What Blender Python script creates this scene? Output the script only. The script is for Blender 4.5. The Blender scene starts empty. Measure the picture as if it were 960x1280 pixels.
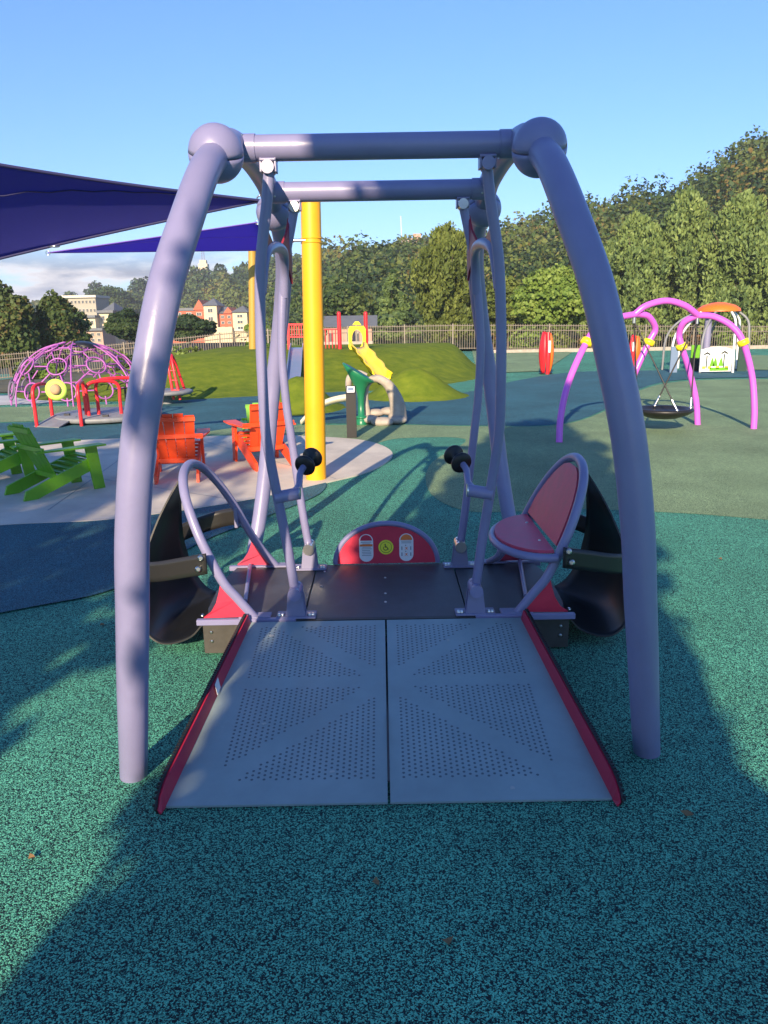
import bpy, math, random
import numpy as np
from mathutils import Vector, Matrix
R_ = math.radians
C = bpy.context.scene.collection
# ---------------------------------------------------------------- camera
F, CH, PT, RL = 950.0, 1.65, R_(14.2), R_(1.0)
cd = bpy.data.cameras.new('camera'); cam = bpy.data.objects.new('camera', cd); C.objects.link(cam)
cd.sensor_fit = 'VERTICAL'; cd.sensor_height = 36; cd.sensor_width = 27; cd.lens = F/1280*36
cd.clip_start = .05; cd.clip_end = 3000
cam.matrix_world = Matrix.Translation((0,0,CH)) @ Matrix.Rotation(math.pi/2-PT,4,'X') @ Matrix.Rotation(-RL,4,'Z')
bpy.context.scene.camera = cam
# ---------------------------------------------------------------- light
SUN_EL, SUN_STR, SKY_STR, EXPO = 22.3, 5.0, 0.11, 1.0
sd = Vector((-.51, -2.38, 1)).normalized()            # direction to the sun
w = bpy.data.worlds.new('World'); bpy.context.scene.world = w; w.use_nodes = True
nt = w.node_tree; nt.nodes.clear(); N = nt.nodes.new; L = nt.links.new
sky = N('ShaderNodeTexSky'); sky.sky_type = 'NISHITA'; sky.sun_disc = False
sky.sun_elevation = R_(SUN_EL); sky.sun_rotation = math.atan2(sd.x, sd.y)
sky.altitude = 50; sky.air_density = 1.0; sky.dust_density = .2; sky.ozone_density = 2.5
bg = N('ShaderNodeBackground'); bg.inputs[1].default_value = SKY_STR
out = N('ShaderNodeOutputWorld')
tc = N('ShaderNodeTexCoord'); sep = N('ShaderNodeSeparateXYZ'); L(tc.outputs['Generated'], sep.inputs[0])
mp = N('ShaderNodeMapping'); mp.inputs['Scale'].default_value = (7,7,30); L(tc.outputs['Generated'], mp.inputs[0])
nz = N('ShaderNodeTexNoise'); nz.inputs['Scale'].default_value = 1.1; nz.inputs['Detail'].default_value = 7; nz.inputs['Roughness'].default_value = .55; L(mp.outputs[0], nz.inputs[0])
def mr(src, a, b, c, d):
    m = N('ShaderNodeMapRange'); m.inputs[1].default_value=a; m.inputs[2].default_value=b; m.inputs[3].default_value=c; m.inputs[4].default_value=d
    L(src, m.inputs[0]); return m.outputs[0]
def mul(a, b):
    m = N('ShaderNodeMath'); m.operation='MULTIPLY'; L(a,m.inputs[0]); L(b,m.inputs[1]); return m.outputs[0]
band = mul(mr(sep.outputs[2], .095, .06, 0, 1), mr(sep.outputs[0], -.10, -.22, 0, 1))
cl = mul(band, mr(nz.outputs[0], .40, .52, 0, 1))
shade = mr(nz.outputs[0], .50, .62, 0, 1)
cmix = N('ShaderNodeMix'); cmix.data_type='RGBA'; L(shade, cmix.inputs[0]); cmix.inputs[6].default_value=(5.2,4.9,4.8,1); cmix.inputs[7].default_value=(1.5,1.75,2.3,1)
mx = N('ShaderNodeMix'); mx.data_type='RGBA'; L(cl, mx.inputs[0]); L(cmix.outputs[2], mx.inputs[7])
hz=N('ShaderNodeMix'); hz.data_type='RGBA'; L(mr(sep.outputs[2],0,.40,0,1),hz.inputs[0]); hz.inputs[6].default_value=(.46,.61,.86,1); hz.inputs[7].default_value=(.54,.77,1.13,1)
tint = N('ShaderNodeMix'); tint.data_type='RGBA'; tint.blend_type='MULTIPLY'; tint.inputs[0].default_value=1; L(mr(sep.outputs[2],0,.42,0,1),hz.inputs[0]) if 0 else None
L(hz.outputs[2],tint.inputs[7]); L(sky.outputs[0], tint.inputs[6]); L(tint.outputs[2], mx.inputs[6]); L(mx.outputs[2], bg.inputs[0]); L(bg.outputs[0], out.inputs[0])
sl = bpy.data.lights.new('sun', 'SUN'); sl.energy = SUN_STR; sl.angle = R_(.55); sl.color = (1,.80,.56)
so = bpy.data.objects.new('sun', sl); C.objects.link(so); so.rotation_euler = sd.to_track_quat('Z','Y').to_euler()
vs = bpy.context.scene.view_settings; vs.view_transform='Standard'; vs.look='None'; vs.gamma=1; vs.exposure=EXPO; vs.use_curve_mapping=False
# ---------------------------------------------------------------- helpers
def ray(x, y):
    cx=(x-480)/F; cy=(640-y)/F
    a=cx*math.cos(RL)+cy*math.sin(RL); b=-cx*math.sin(RL)+cy*math.cos(RL)
    return Vector((a, math.cos(PT)+b*math.sin(PT), b*math.cos(PT)-math.sin(PT)))
def gz(x, y, z=0): r=ray(x,y); k=(z-CH)/r.z; return Vector((r.x*k, r.y*k, z))
def gy(x, y, Y): r=ray(x,y); k=Y/r.y; return Vector((r.x*k, Y, CH+r.z*k))
def spline(pts, n=8):
    P=[Vector(p) for p in pts]
    if len(P)<3: return P
    P=[2*P[0]-P[1]]+P+[2*P[-1]-P[-2]]; o=[]
    for i in range(1,len(P)-2):
        a,b,c,d=P[i-1:i+3]
        for k in range(n):
            t=k/n; o.append(.5*((2*b)+(c-a)*t+(2*a-5*b+4*c-d)*t*t+(3*b-a-3*c+d)*t**3))
    o.append(P[-2]); return o
class MB:
    def __init__(s): s.v=[]; s.f=[]; s.sm=[]
    def add(s, vs, fs, smooth=False, M=None):
        o=len(s.v); s.v+= [tuple(M@Vector(v)) if M else tuple(v) for v in vs]
        s.f+=[tuple(i+o for i in f) for f in fs]; s.sm+=[smooth]*len(fs); return s
    def box(s, c, d, M=None, rz=0, bev=0):
        x,y,z=[k/2 for k in d]; T=Matrix.Translation(c)@Matrix.Rotation(rz,4,'Z')
        if M: T=M@T
        b=min(bev,x*.9,y*.9,z*.9)
        if b<=0:
            v=[(i,j,k) for i in(-x,x) for j in(-y,y) for k in(-z,z)]
            return s.add(v,[(0,1,3,2),(4,6,7,5),(0,4,5,1),(2,3,7,6),(0,2,6,4),(1,5,7,3)],False,T)
        v=[];idx={}
        for i in(-1,1):
            for j in(-1,1):
                for k in(-1,1):
                    for a in range(3):
                        p=[i*(x-b),j*(y-b),k*(z-b)]; p[a]=[i*x,j*y,k*z][a]; idx[(i,j,k,a)]=len(v); v.append(p)
        f=[]
        for a in range(3):
            o=[q for q in range(3) if q!=a]
            for sg in(-1,1):
                q=[]
                for (m,n) in((-1,-1),(1,-1),(1,1),(-1,1)):
                    t=[0,0,0];t[a]=sg;t[o[0]]=m;t[o[1]]=n;q.append(idx[(*t,a)])
                f.append(q)
        for a in range(3):
            o=[q for q in range(3) if q!=a]
            for m in(-1,1):
                for n in(-1,1):
                    t1=[0,0,0];t2=[0,0,0];t1[a]=-1;t2[a]=1
                    for t in(t1,t2): t[o[0]]=m;t[o[1]]=n
                    f.append([idx[(*t1,o[0])],idx[(*t2,o[0])],idx[(*t2,o[1])],idx[(*t1,o[1])]])
        for i in(-1,1):
            for j in(-1,1):
                for k in(-1,1): f.append([idx[(i,j,k,a)] for a in range(3)])
        return s.add(v,f,False,T)
    def tube(s, pts, r, n=14, sp=8, cap=True, closed=False, sq=None):
        P=spline(pts,sp) if sp else [Vector(p) for p in pts]
        m=len(P); rr=[r]*m if not hasattr(r,'__len__') else list(np.interp(np.linspace(0,1,m),np.linspace(0,1,len(r)),r))
        T=[((P[(i+1)%m] if closed else P[min(i+1,m-1)])-(P[i-1] if closed else P[max(i-1,0)])).normalized() for i in range(m)]
        u=T[0].orthogonal().normalized()
        if abs(T[0].z)<.9: u=(Vector((0,0,1))-T[0]*T[0].z).normalized()
        v=[];
        for i in range(m):
            u=(u-T[i]*u.dot(T[i])).normalized(); b=T[i].cross(u)
            for k in range(n):
                a=2*math.pi*k/n; v.append(P[i]+(u*math.cos(a)+b*math.sin(a))*rr[i])
        f=[(i*n+k,i*n+(k+1)%n,((i+1)%m)*n+(k+1)%n,((i+1)%m)*n+k) for i in range(m if closed else m-1) for k in range(n)]
        s.add(v,f,True)
        if cap and not closed:
            s.add(v[:n],[tuple(range(n))[::-1]]); s.add(v[-n:],[tuple(range(n))])
        return s
    def cyl(s, a, b, r, n=18): return s.tube([a,b],r,n,0)
    def lathe(s, prof, c=(0,0,0), n=24, axis=None, M=None):
        T=Matrix.Translation(c)
        if axis is not None: T=T@Vector(axis).to_track_quat('Z','Y').to_matrix().to_4x4()
        if M: T=M@T
        v=[(r*math.cos(2*math.pi*k/n),r*math.sin(2*math.pi*k/n),z) for r,z in prof for k in range(n)]
        f=[(i*n+k,i*n+(k+1)%n,(i+1)*n+(k+1)%n,(i+1)*n+k) for i in range(len(prof)-1) for k in range(n)]
        s.add(v,f,True,T)
        s.add(v[:n],[tuple(range(n))[::-1]],False,T); s.add(v[-n:],[tuple(range(n))],False,T); return s
    def ball(s, c, r, n=20, sc=(1,1,1), axis=None):
        T=Matrix.Translation(c)
        if axis is not None: T=T@Vector(axis).to_track_quat('Z','Y').to_matrix().to_4x4()
        T=T@Matrix.Diagonal((*sc,1))
        m=n//2; v=[(r*math.sin(math.pi*i/m)*math.cos(2*math.pi*k/n),r*math.sin(math.pi*i/m)*math.sin(2*math.pi*k/n),r*math.cos(math.pi*i/m)) for i in range(1,m) for k in range(n)]
        v+=[(0,0,r),(0,0,-r)]; a=len(v)-2
        f=[(i*n+k,(i+1)*n+k,(i+1)*n+(k+1)%n,i*n+(k+1)%n) for i in range(m-2) for k in range(n)]
        f+=[(a,k,(k+1)%n) for k in range(n)]+[((m-2)*n+(k+1)%n,(m-2)*n+k,a+1) for k in range(n)]
        return s.add(v,f,True,T)
    def torus(s, c, R, r, axis=(0,0,1), n=28, m=8, sc=(1,1,1)):
        q=Vector(axis).to_track_quat('Z','Y').to_matrix()
        P=[Vector(c)+q@Vector((R*sc[0]*math.cos(2*math.pi*k/n),R*sc[1]*math.sin(2*math.pi*k/n),0)) for k in range(n)]
        return s.tube(P,r,m,0,closed=True)
    def plate(s, poly, t, M=None):       # flat polygon (3-D points) thickened along its normal
        P=[Vector(p) for p in poly]; nrm=Vector((0,0,0))
        for i in range(len(P)): nrm+=P[i].cross(P[(i+1)%len(P)])
        nrm.normalize(); n=len(P)
        v=[p+nrm*t/2 for p in P]+[p-nrm*t/2 for p in P]
        return s.add(v,[tuple(range(n)),tuple(range(2*n-1,n-1,-1))]+[(i,i+n,(i+1)%n+n,(i+1)%n) for i in range(n)],False,M)
    def sheet(s, G, t=0, smooth=True):   # grid of points [i][j], optional thickness
        a=len(G); b=len(G[0]); P=[[Vector(p) for p in r] for r in G]
        def nr(i,j):
            d1=P[min(i+1,a-1)][j]-P[max(i-1,0)][j]; d2=P[i][min(j+1,b-1)]-P[i][max(j-1,0)]
            n=d1.cross(d2); return n.normalized() if n.length>1e-9 else Vector((0,0,1))
        v=[P[i][j]+nr(i,j)*t/2 for i in range(a) for j in range(b)]
        f=[(i*b+j,i*b+j+1,(i+1)*b+j+1,(i+1)*b+j) for i in range(a-1) for j in range(b-1)]
        if t:
            o=a*b; v+=[P[i][j]-nr(i,j)*t/2 for i in range(a) for j in range(b)]
            f2=[tuple(x+o for x in q)[::-1] for q in f]
            bd=[(i*b,(i+1)*b) for i in range(a-1)]+[((i+1)*b+b-1,i*b+b-1) for i in range(a-1)]+[(j+1,j) for j in range(b-1)]+[((a-1)*b+j,(a-1)*b+j+1) for j in range(b-1)]
            f=f+f2; s.add(v,f,smooth); o0=len(s.v)-len(v)
            for (p,q) in bd: s.f.append((o0+p,o0+q,o0+q+o,o0+p+o)); s.sm.append(False)
            return s
        return s.add(v,f,smooth)
    def build(s, name, mat, parent=None, loc=None):
        me=bpy.data.meshes.new(name); off=Vector(loc) if loc is not None else (rootloc(parent) if parent else Vector((0,0,0)))
        me.from_pydata([tuple(Vector(v)-off) for v in s.v],[],s.f); me.polygons.foreach_set('use_smooth',s.sm)
        me.materials.append(mat); me.update()
        o=bpy.data.objects.new(name,me); C.objects.link(o)
        if parent: o.parent=parent
        else: o.location=off
        return o
def rootloc(o):
    v=Vector((0,0,0))
    while o is not None: v+=Vector(o.location); o=o.parent
    return v
def thing(name, label, cat, loc=(0,0,0), rz=0, group=None):
    o=bpy.data.objects.new(name,None); o.empty_display_size=.2; C.objects.link(o); o.location=loc; o.rotation_euler=(0,0,rz)
    o['label']=label; o['category']=cat
    if group: o['group']=group
    return o
def tag(o, label, cat, group=None):
    o['label']=label; o['category']=cat
    if group: o['group']=group
    return o
def struct(o, k='structure'): o['kind']=k; return o
def dup(o, loc, rz=None, label=None, scale=None):
    def cp(a, par):
        c=a.copy(); C.objects.link(c); c.parent=par
        for ch in kids.get(a.name,[]): cp(ch,c)
        return c
    kids={}
    for q in list(C.objects):
        if q.parent: kids.setdefault(q.parent.name,[]).append(q)
    r=cp(o,None); r.location=loc
    if rz is not None: r.rotation_euler=(0,0,rz)
    if scale: r.scale=(scale,)*3 if not hasattr(scale,'__len__') else scale
    if label: r['label']=label
    return r
# ---------------------------------------------------------------- materials
def mat(name, col, rough=.5, metal=0, var=0, vscale=8, bump=0, bscale=200, spec=.5, coat=0, col2=None):
    m=bpy.data.materials.new(name); m.use_nodes=True; t=m.node_tree; b=t.nodes['Principled BSDF']
    b.inputs['Base Color'].default_value=(*col,1); b.inputs['Roughness'].default_value=rough; b.inputs['Metallic'].default_value=metal
    b.inputs['Specular IOR Level'].default_value=spec; b.inputs['Coat Weight'].default_value=coat; b.inputs['Coat Roughness'].default_value=.15
    co=t.nodes.new('ShaderNodeTexCoord')
    if var or col2:
        n=t.nodes.new('ShaderNodeTexNoise'); n.inputs['Scale'].default_value=vscale; n.inputs['Detail'].default_value=6; n.inputs['Roughness'].default_value=.65
        t.links.new(co.outputs['Object'],n.inputs[0])
        r=t.nodes.new('ShaderNodeValToRGB'); r.color_ramp.elements[0].position=.33; r.color_ramp.elements[1].position=.67
        c2=col2 if col2 else tuple(min(1,c*(1+var)) for c in col); c1=col if col2 else tuple(c*(1-var) for c in col)
        r.color_ramp.elements[0].color=(*c1,1); r.color_ramp.elements[1].color=(*c2,1)
        t.links.new(n.outputs[0],r.inputs[0]); t.links.new(r.outputs[0],b.inputs['Base Color'])
        q=t.nodes.new('ShaderNodeMapRange'); q.inputs[3].default_value=max(0,rough-.08); q.inputs[4].default_value=min(1,rough+.12)
        t.links.new(n.outputs[0],q.inputs[0]); t.links.new(q.outputs[0],b.inputs['Roughness'])
    if bump:
        n=t.nodes.new('ShaderNodeTexNoise'); n.inputs['Scale'].default_value=bscale; n.inputs['Detail'].default_value=3; t.links.new(co.outputs['Object'],n.inputs[0])
        k=t.nodes.new('ShaderNodeBump'); k.inputs['Strength'].default_value=bump; k.inputs['Distance'].default_value=.01
        t.links.new(n.outputs[0],k.inputs['Height']); t.links.new(k.outputs[0],b.inputs['Normal'])
    return m
def rubber(name, light, dark, mid, bias=.5):
    m=bpy.data.materials.new(name); m.use_nodes=True; t=m.node_tree; b=t.nodes['Principled BSDF']; b.inputs['Roughness'].default_value=.85; b.inputs['Specular IOR Level'].default_value=.35
    co=t.nodes.new('ShaderNodeTexCoord'); v=t.nodes.new('ShaderNodeTexVoronoi'); v.inputs['Scale'].default_value=270; v.inputs['Randomness'].default_value=1
    dn=t.nodes.new('ShaderNodeTexNoise'); dn.inputs['Scale'].default_value=260; t.links.new(co.outputs['Object'],dn.inputs[0])
    mixv=t.nodes.new('ShaderNodeMix'); mixv.data_type='VECTOR'; mixv.inputs[0].default_value=.005
    t.links.new(co.outputs['Object'],mixv.inputs[4]); t.links.new(dn.outputs['Color'],mixv.inputs[5]); t.links.new(mixv.outputs[1],v.inputs['Vector'])
    sp=t.nodes.new('ShaderNodeSeparateColor'); t.links.new(v.outputs['Color'],sp.inputs[0])
    r=t.nodes.new('ShaderNodeValToRGB'); e=r.color_ramp.elements; e[0].position=0; e[0].color=(*dark,1); e[1].position=1; e[1].color=(*light,1)
    a=e.new(bias-.06); a.color=(*dark,1); a=e.new(bias+.05); a.color=(*mid,1); a=e.new(.85); a.color=(*light,1)
    t.links.new(sp.outputs[0],r.inputs[0])
    n=t.nodes.new('ShaderNodeTexNoise'); n.inputs['Scale'].default_value=.9; n.inputs['Detail'].default_value=7; n.inputs['Roughness'].default_value=.6; t.links.new(co.outputs['Object'],n.inputs[0])
    q=t.nodes.new('ShaderNodeMapRange'); q.inputs[1].default_value=.3; q.inputs[2].default_value=.7; q.inputs[3].default_value=.76; q.inputs[4].default_value=1.2; t.links.new(n.outputs[0],q.inputs[0])
    mm=t.nodes.new('ShaderNodeMix'); mm.data_type='RGBA'; mm.blend_type='MULTIPLY'; mm.inputs[0].default_value=1
    t.links.new(r.outputs[0],mm.inputs[6]); t.links.new(q.outputs[0],mm.inputs[7]); t.links.new(mm.outputs[2],b.inputs['Base Color'])
    k=t.nodes.new('ShaderNodeBump'); k.inputs['Strength'].default_value=.55; k.inputs['Distance'].default_value=.004; k.invert=True
    t.links.new(v.outputs['Distance'],k.inputs['Height']); t.links.new(k.outputs[0],b.inputs['Normal'])
    return m
def leafmat(name, cols, trans=.25):
    m=bpy.data.materials.new(name); m.use_nodes=True; t=m.node_tree; b=t.nodes['Principled BSDF']; b.inputs['Roughness'].default_value=.6; b.inputs['Specular IOR Level'].default_value=.25
    at=t.nodes.new('ShaderNodeAttribute'); at.attribute_name='tint'
    r=t.nodes.new('ShaderNodeValToRGB'); e=r.color_ramp.elements; n=len(cols)
    e[0].color=(*cols[0],1); e[1].color=(*cols[-1],1)
    for i in range(1,n-1): a=e.new(i/(n-1)); a.color=(*cols[i],1)
    t.links.new(at.outputs['Fac'],r.inputs[0]); t.links.new(r.outputs[0],b.inputs['Base Color'])
    tr=t.nodes.new('ShaderNodeBsdfTranslucent'); t.links.new(r.outputs[0],tr.inputs[0]); ms=t.nodes.new('ShaderNodeMixShader'); ms.inputs[0].default_value=trans
    t.links.new(b.outputs[0],ms.inputs[1]); t.links.new(tr.outputs[0],ms.inputs[2]); t.links.new(ms.outputs[0],t.nodes['Material Output'].inputs[0])
    return m
M={}
M['purple']=mat('periwinkle_paint',(.222,.213,.36),.33,var=.05,vscale=5,bump=.04,bscale=90,spec=.6)
M['pad']=mat('mauve_plate',(.215,.21,.325),.45)
M['red']=mat('red_panel',(.62,.035,.075),.42,var=.06,vscale=20,spec=.45)
M['curb']=mat('deep_red_curb',(.46,.02,.055),.4,var=.1,vscale=9)
M['seatred']=mat('pinkish_red_panel',(.62,.07,.13),.45,var=.1,vscale=14)
M['wine']=mat('dark_red_plate',(.30,.03,.055),.4)
M['black']=mat('black_rubber',(.010,.011,.012),.42,var=.25,vscale=6)
M['strap']=mat('black_strap',(.022,.021,.02),.3)
M['grip']=mat('black_grip',(.012,.012,.012),.45)
M['deck']=mat('charcoal_deck',(.055,.058,.068),.5,var=.3,vscale=9,bump=.25,bscale=700)
M['block']=mat('charcoal_block',(.05,.046,.04),.55,var=.25,vscale=12)
M['steel']=mat('bolt_steel',(.62,.62,.60),.28,metal=1)
M['white']=mat('white_label',(.75,.76,.76),.5)
M['orange_l']=mat('orange_ink',(.85,.22,.05),.5)
M['ink']=mat('dark_ink',(.03,.03,.035),.6)
M['grey_ink']=mat('grey_ink',(.22,.24,.26),.6)
M['yellow_l']=mat('yellow_label',(.85,.80,.05),.5)
M['yellow']=mat('yellow_paint',(.82,.38,.008),.4,var=.06,vscale=2)
M['dullyellow']=mat('old_yellow_paint',(.42,.26,.04),.5)
M['concrete']=mat('concrete',(.44,.40,.34),.85,col2=(.60,.55,.46),vscale=1.6,bump=.15,bscale=60)
M['path']=mat('pale_path',(.45,.46,.46),.85,var=.12,vscale=2)
M['teal']=rubber('teal_rubber',(.145,.56,.36),(.004,.020,.022),(.032,.19,.135),.46)
M['tealpale']=rubber('pale_teal_rubber',(.17,.45,.36),(.02,.07,.07),(.07,.25,.22),.40)
M['olive']=rubber('olive_rubber',(.33,.46,.23),(.04,.08,.048),(.16,.255,.13),.38)
M['navy']=rubber('blue_rubber',(.055,.21,.26),(.008,.035,.05),(.025,.105,.14),.42)
M['turf']=mat('turf',(.085,.135,.012),.9,col2=(.165,.21,.02),vscale=3,bump=1,bscale=60,spec=.1)
M['sail']=mat('navy_sail_cloth',(.06,.06,.30),.7,var=.08,vscale=40)
M['sail2']=mat('violet_sail_cloth',(.15,.10,.50),.7,var=.08,vscale=40)
for n_,c_ in (('sail',(.06,.11,.75)),('sail2',(.26,.17,.80))):
    t=M[n_].node_tree; b=t.nodes['Principled BSDF']; tr=t.nodes.new('ShaderNodeBsdfTranslucent'); tr.inputs[0].default_value=(*c_,1); ms=t.nodes.new('ShaderNodeMixShader'); ms.inputs[0].default_value=.35 if n_=='sail' else .7
    t.links.new(b.outputs[0],ms.inputs[1]); t.links.new(tr.outputs[0],ms.inputs[2]); t.links.new(ms.outputs[0],t.nodes['Material Output'].inputs[0])
M['lime']=mat('lime_plastic_wood',(.13,.36,.012),.42,var=.12,vscale=6)
M['orange']=mat('orange_plastic_wood',(.74,.065,.012),.42,var=.1,vscale=6)
M['redp']=mat('red_playground_paint',(.66,.02,.03),.38)
M['orangep']=mat('orange_shell',(.88,.16,.015),.42)
M['grey']=mat('grey_metal_deck',(.20,.21,.22),.5,var=.15)
M['pink']=mat('magenta_paint',(.60,.115,.60),.34,spec=.6)
M['collar']=mat('yellow_collar',(.85,.66,.02),.4)
M['domep']=mat('purple_ring',(.38,.11,.40),.45)
M['domeg']=mat('slate_rope',(.16,.13,.20),.6)
M['cream']=mat('cream_plastic',(.62,.56,.42),.5)
M['rock']=mat('moulded_rock',(.30,.26,.21),.75,col2=(.42,.37,.31),vscale=7,bump=.4,bscale=25)
M['green']=mat('green_plastic',(.012,.16,.07),.35)
M['dgreen']=mat('dark_green_panel',(.02,.05,.035),.5)
M['slide']=mat('yellow_slide_plastic',(.88,.62,.01),.35)
M['bluemetal']=mat('slide_metal',(.20,.27,.38),.35,metal=.3)
M['fence']=mat('fence_paint',(.20,.17,.13),.5)
M['bark']=mat('bark',(.11,.08,.055),.9,var=.3,vscale=6,bump=.6,bscale=20)
M['brick']=mat('red_brick',(.50,.12,.06),.85,var=.12,vscale=3)
M['stucco']=mat('cream_stucco',(.62,.52,.34),.85,var=.06,vscale=.6)
M['roof']=mat('slate_roof',(.13,.14,.15),.7,var=.15,vscale=2)
M['stucco2']=mat('grey_stucco',(.36,.33,.26),.85)
M['glass']=mat('window_glass',(.05,.06,.07),.15,spec=.8)
M['trim']=mat('pale_trim',(.6,.56,.46),.7)
M['tan']=mat('tan_straw',(.45,.29,.16),.8)
M['limehat']=mat('lime_cloth',(.55,.85,.12),.7)
M['soil']=mat('soil_and_scrub',(.05,.055,.025),.95,col2=(.11,.10,.05),vscale=.5)
M['hill']=mat('hill_soil',(.02,.03,.012),1,var=.3,vscale=.1)
M['deadleaf']=mat('brown_leaf',(.22,.13,.05),.8)
M['house']=mat('pinkish_wall',(.45,.30,.22),.85)
# perforated ramp
def ramp_mat():
    m=mat('perforated_ramp_metal',(.27,.345,.345),.36,metal=.15,var=.11,vscale=3.2); t=m.node_tree; b=t.nodes['Principled BSDF']; n=t.nodes.new; l=t.links.new
    co=n('ShaderNodeTexCoord'); s=n('ShaderNodeSeparateXYZ'); l(co.outputs['Object'],s.inputs[0])
    def mt(op,a,b_=None,c=None):
        k=n('ShaderNodeMath'); k.operation=op
        for i,x in enumerate((a,b_,c)):
            if x is None: continue
            if isinstance(x,(int,float)): k.inputs[i].default_value=x
            else: l(x,k.inputs[i])
        return k.outputs[0]
    x=mt('ABSOLUTE',s.outputs[0]); y=s.outputs[1]       # y local: 0 at the ramp's lower edge
    sp=.0222
    gx=mt('DIVIDE',x,sp); col=mt('FLOOR',gx); odd=mt('MULTIPLY',mt('MODULO',col,2),.5)
    gy_=mt('ADD',mt('DIVIDE',y,sp),odd)
    fx=mt('SUBTRACT',mt('FRACT',gx),.5); fy=mt('SUBTRACT',mt('FRACT',gy_),.5)
    d=mt('SQRT',mt('ADD',mt('MULTIPLY',fx,fx),mt('MULTIPLY',fy,fy)))
    cy=mt('MULTIPLY',mt('SUBTRACT',mt('FLOOR',gy_),mt('SUBTRACT',odd,.5)),sp); cx=mt('MULTIPLY',mt('ADD',col,.5),sp)
    yy=mt('SUBTRACT',cy,.71)
    hole=mt('LESS_THAN',d,.235)
    def gt(v,c): return mt('GREATER_THAN',v,c)
    ok=gt(cx,.055); ok=mt('MULTIPLY',ok,mt('LESS_THAN',cx,.63)); ok=mt('MULTIPLY',ok,gt(cy,.12)); ok=mt('MULTIPLY',ok,mt('LESS_THAN',cy,1.17))
    ok=mt('MULTIPLY',ok,gt(mt('ABSOLUTE',yy),.035))
    dd=mt('ABSOLUTE',mt('SUBTRACT',mt('ABSOLUTE',yy),mt('MULTIPLY',cx,.94)))
    ok=mt('MULTIPLY',ok,gt(dd,.055))
    h=mt('MULTIPLY',hole,ok)
    old=b.inputs['Base Color'].links[0].from_socket
    mx=n('ShaderNodeMix'); mx.data_type='RGBA'; l(h,mx.inputs[0]); l(old,mx.inputs[6]); mx.inputs[7].default_value=(.08,.11,.13,1); l(mx.outputs[2],b.inputs['Base Color'])
    rim=mt('MULTIPLY',ok,mt('MULTIPLY',mt('SUBTRACT',1,mt('SMOOTH_MIN',mt('MULTIPLY',d,2.2),1,.1)),1))
    k=n('ShaderNodeBump'); k.inputs['Strength'].default_value=.5; k.inputs['Distance'].default_value=.003; l(rim,k.inputs['Height']); l(k.outputs[0],b.inputs['Normal'])
    return m
M['ramp']=ramp_mat()
# ---------------------------------------------------------------- ground and its colour zones
def ground_z(x,y):
    s=max(0,min(1,(y-19)/17)); s=s*s*(3-2*s)
    z=-s*max(0,min(1.35,(-x-6.2)*.078))
    if y>41: z-=min(3.5+6*max(0,min(1,(-x/y-.05)/.12)),(y-41)*.09)
    return z
xs=sorted(set(list(np.linspace(-60,60,61))+list(np.linspace(-1500,-60,12))+list(np.linspace(60,1500,12))))
ys=sorted(set([-300,-60,-20,0,10,18]+list(np.linspace(19,60,30))+[80,120,300,800,2500]))
g=MB().sheet([[(x,y,ground_z(x,y)-.012*(y>19)) for y in ys] for x in xs]); gd=struct(g.build('ground',M['teal']))
gd.data.flip_normals()
def zone(name, px, m, lvl, sp=6, z=0):
    P=spline([gz(x,y) if not isinstance(x,tuple) else Vector((*x,0)) for (x,y) in px],sp) if sp else [gz(x,y) for x,y in px]
    b=MB(); n=len(P); b.add([(p.x,p.y,lvl*.0075) for p in P],[tuple(range(n))]); o=struct(b.build(name,m))
    if o.data.polygons[0].normal.z<0: o.data.flip_normals()
    return o
def poly(name, pts, m, lvl):
    b=MB(); b.add([(x,y,lvl*.0022) for x,y in pts],[tuple(range(len(pts)))]); o=struct(b.build(name,m))
    if o.data.polygons[0].normal.z<0: o.data.flip_normals()
    return o
def G(px,sp=5): return [(p.x,p.y) for p in spline([gz(x,y) for x,y in px],sp)]
# olive field on the right and its band to the middle
poly('olive_surfacing', G([(1500,700),(960,650),(820,640),(700,636),(640,640),(575,637),(535,612),(540,578),(582,549),(500,548),(455,556),(380,549),(200,540),(100,535)])
     +G([(100,528),(300,532),(480,531),(600,533),(700,531),(760,512),(800,488),(850,477),(960,474),(1300,478)]), M['olive'],1.25)
poly('blue_surfacing', G([(1300,477),(960,472),(850,475),(800,486),(758,511),(700,530),(600,532),(480,530),(330,531),(200,548),(100,552),(-100,560)])
     +G([(-100,530),(60,527),(150,515),(260,497),(400,486),(520,497),(590,489),(650,475),(720,465),(830,463),(960,463),(1300,463)]), M['navy'],1.75)
poly('blue_surfacing', G([(-200,510),(40,506),(150,500),(150,494),(-200,492)],1), M['navy'],2.25)
poly('olive_surfacing', G([(-100,529),(60,526),(150,514),(150,506),(60,508),(-100,512)]), M['olive'],2.75)
poly('olive_surfacing', G([(620,466),(680,464),(715,440.5),(700,438.5),(590,438.5)],1)+G([(596,465)],1), M['olive'],3.25)
poly('olive_surfacing', G([(900,462),(1300,465),(1300,448),(930,444)],1), M['olive'],3.75)
poly('pale_path', G([(-300,520),(0,507),(40,505),(150,497),(150,492),(0,495),(-300,498)],1), M['path'],4.25)
poly('blue_surfacing', G([(-400,690),(0,655),(150,646),(300,622),(398,602),(400,618),(330,648),(262,674),(190,712),(130,742),(0,768),(-400,850)]), M['navy'],4.75)
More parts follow.
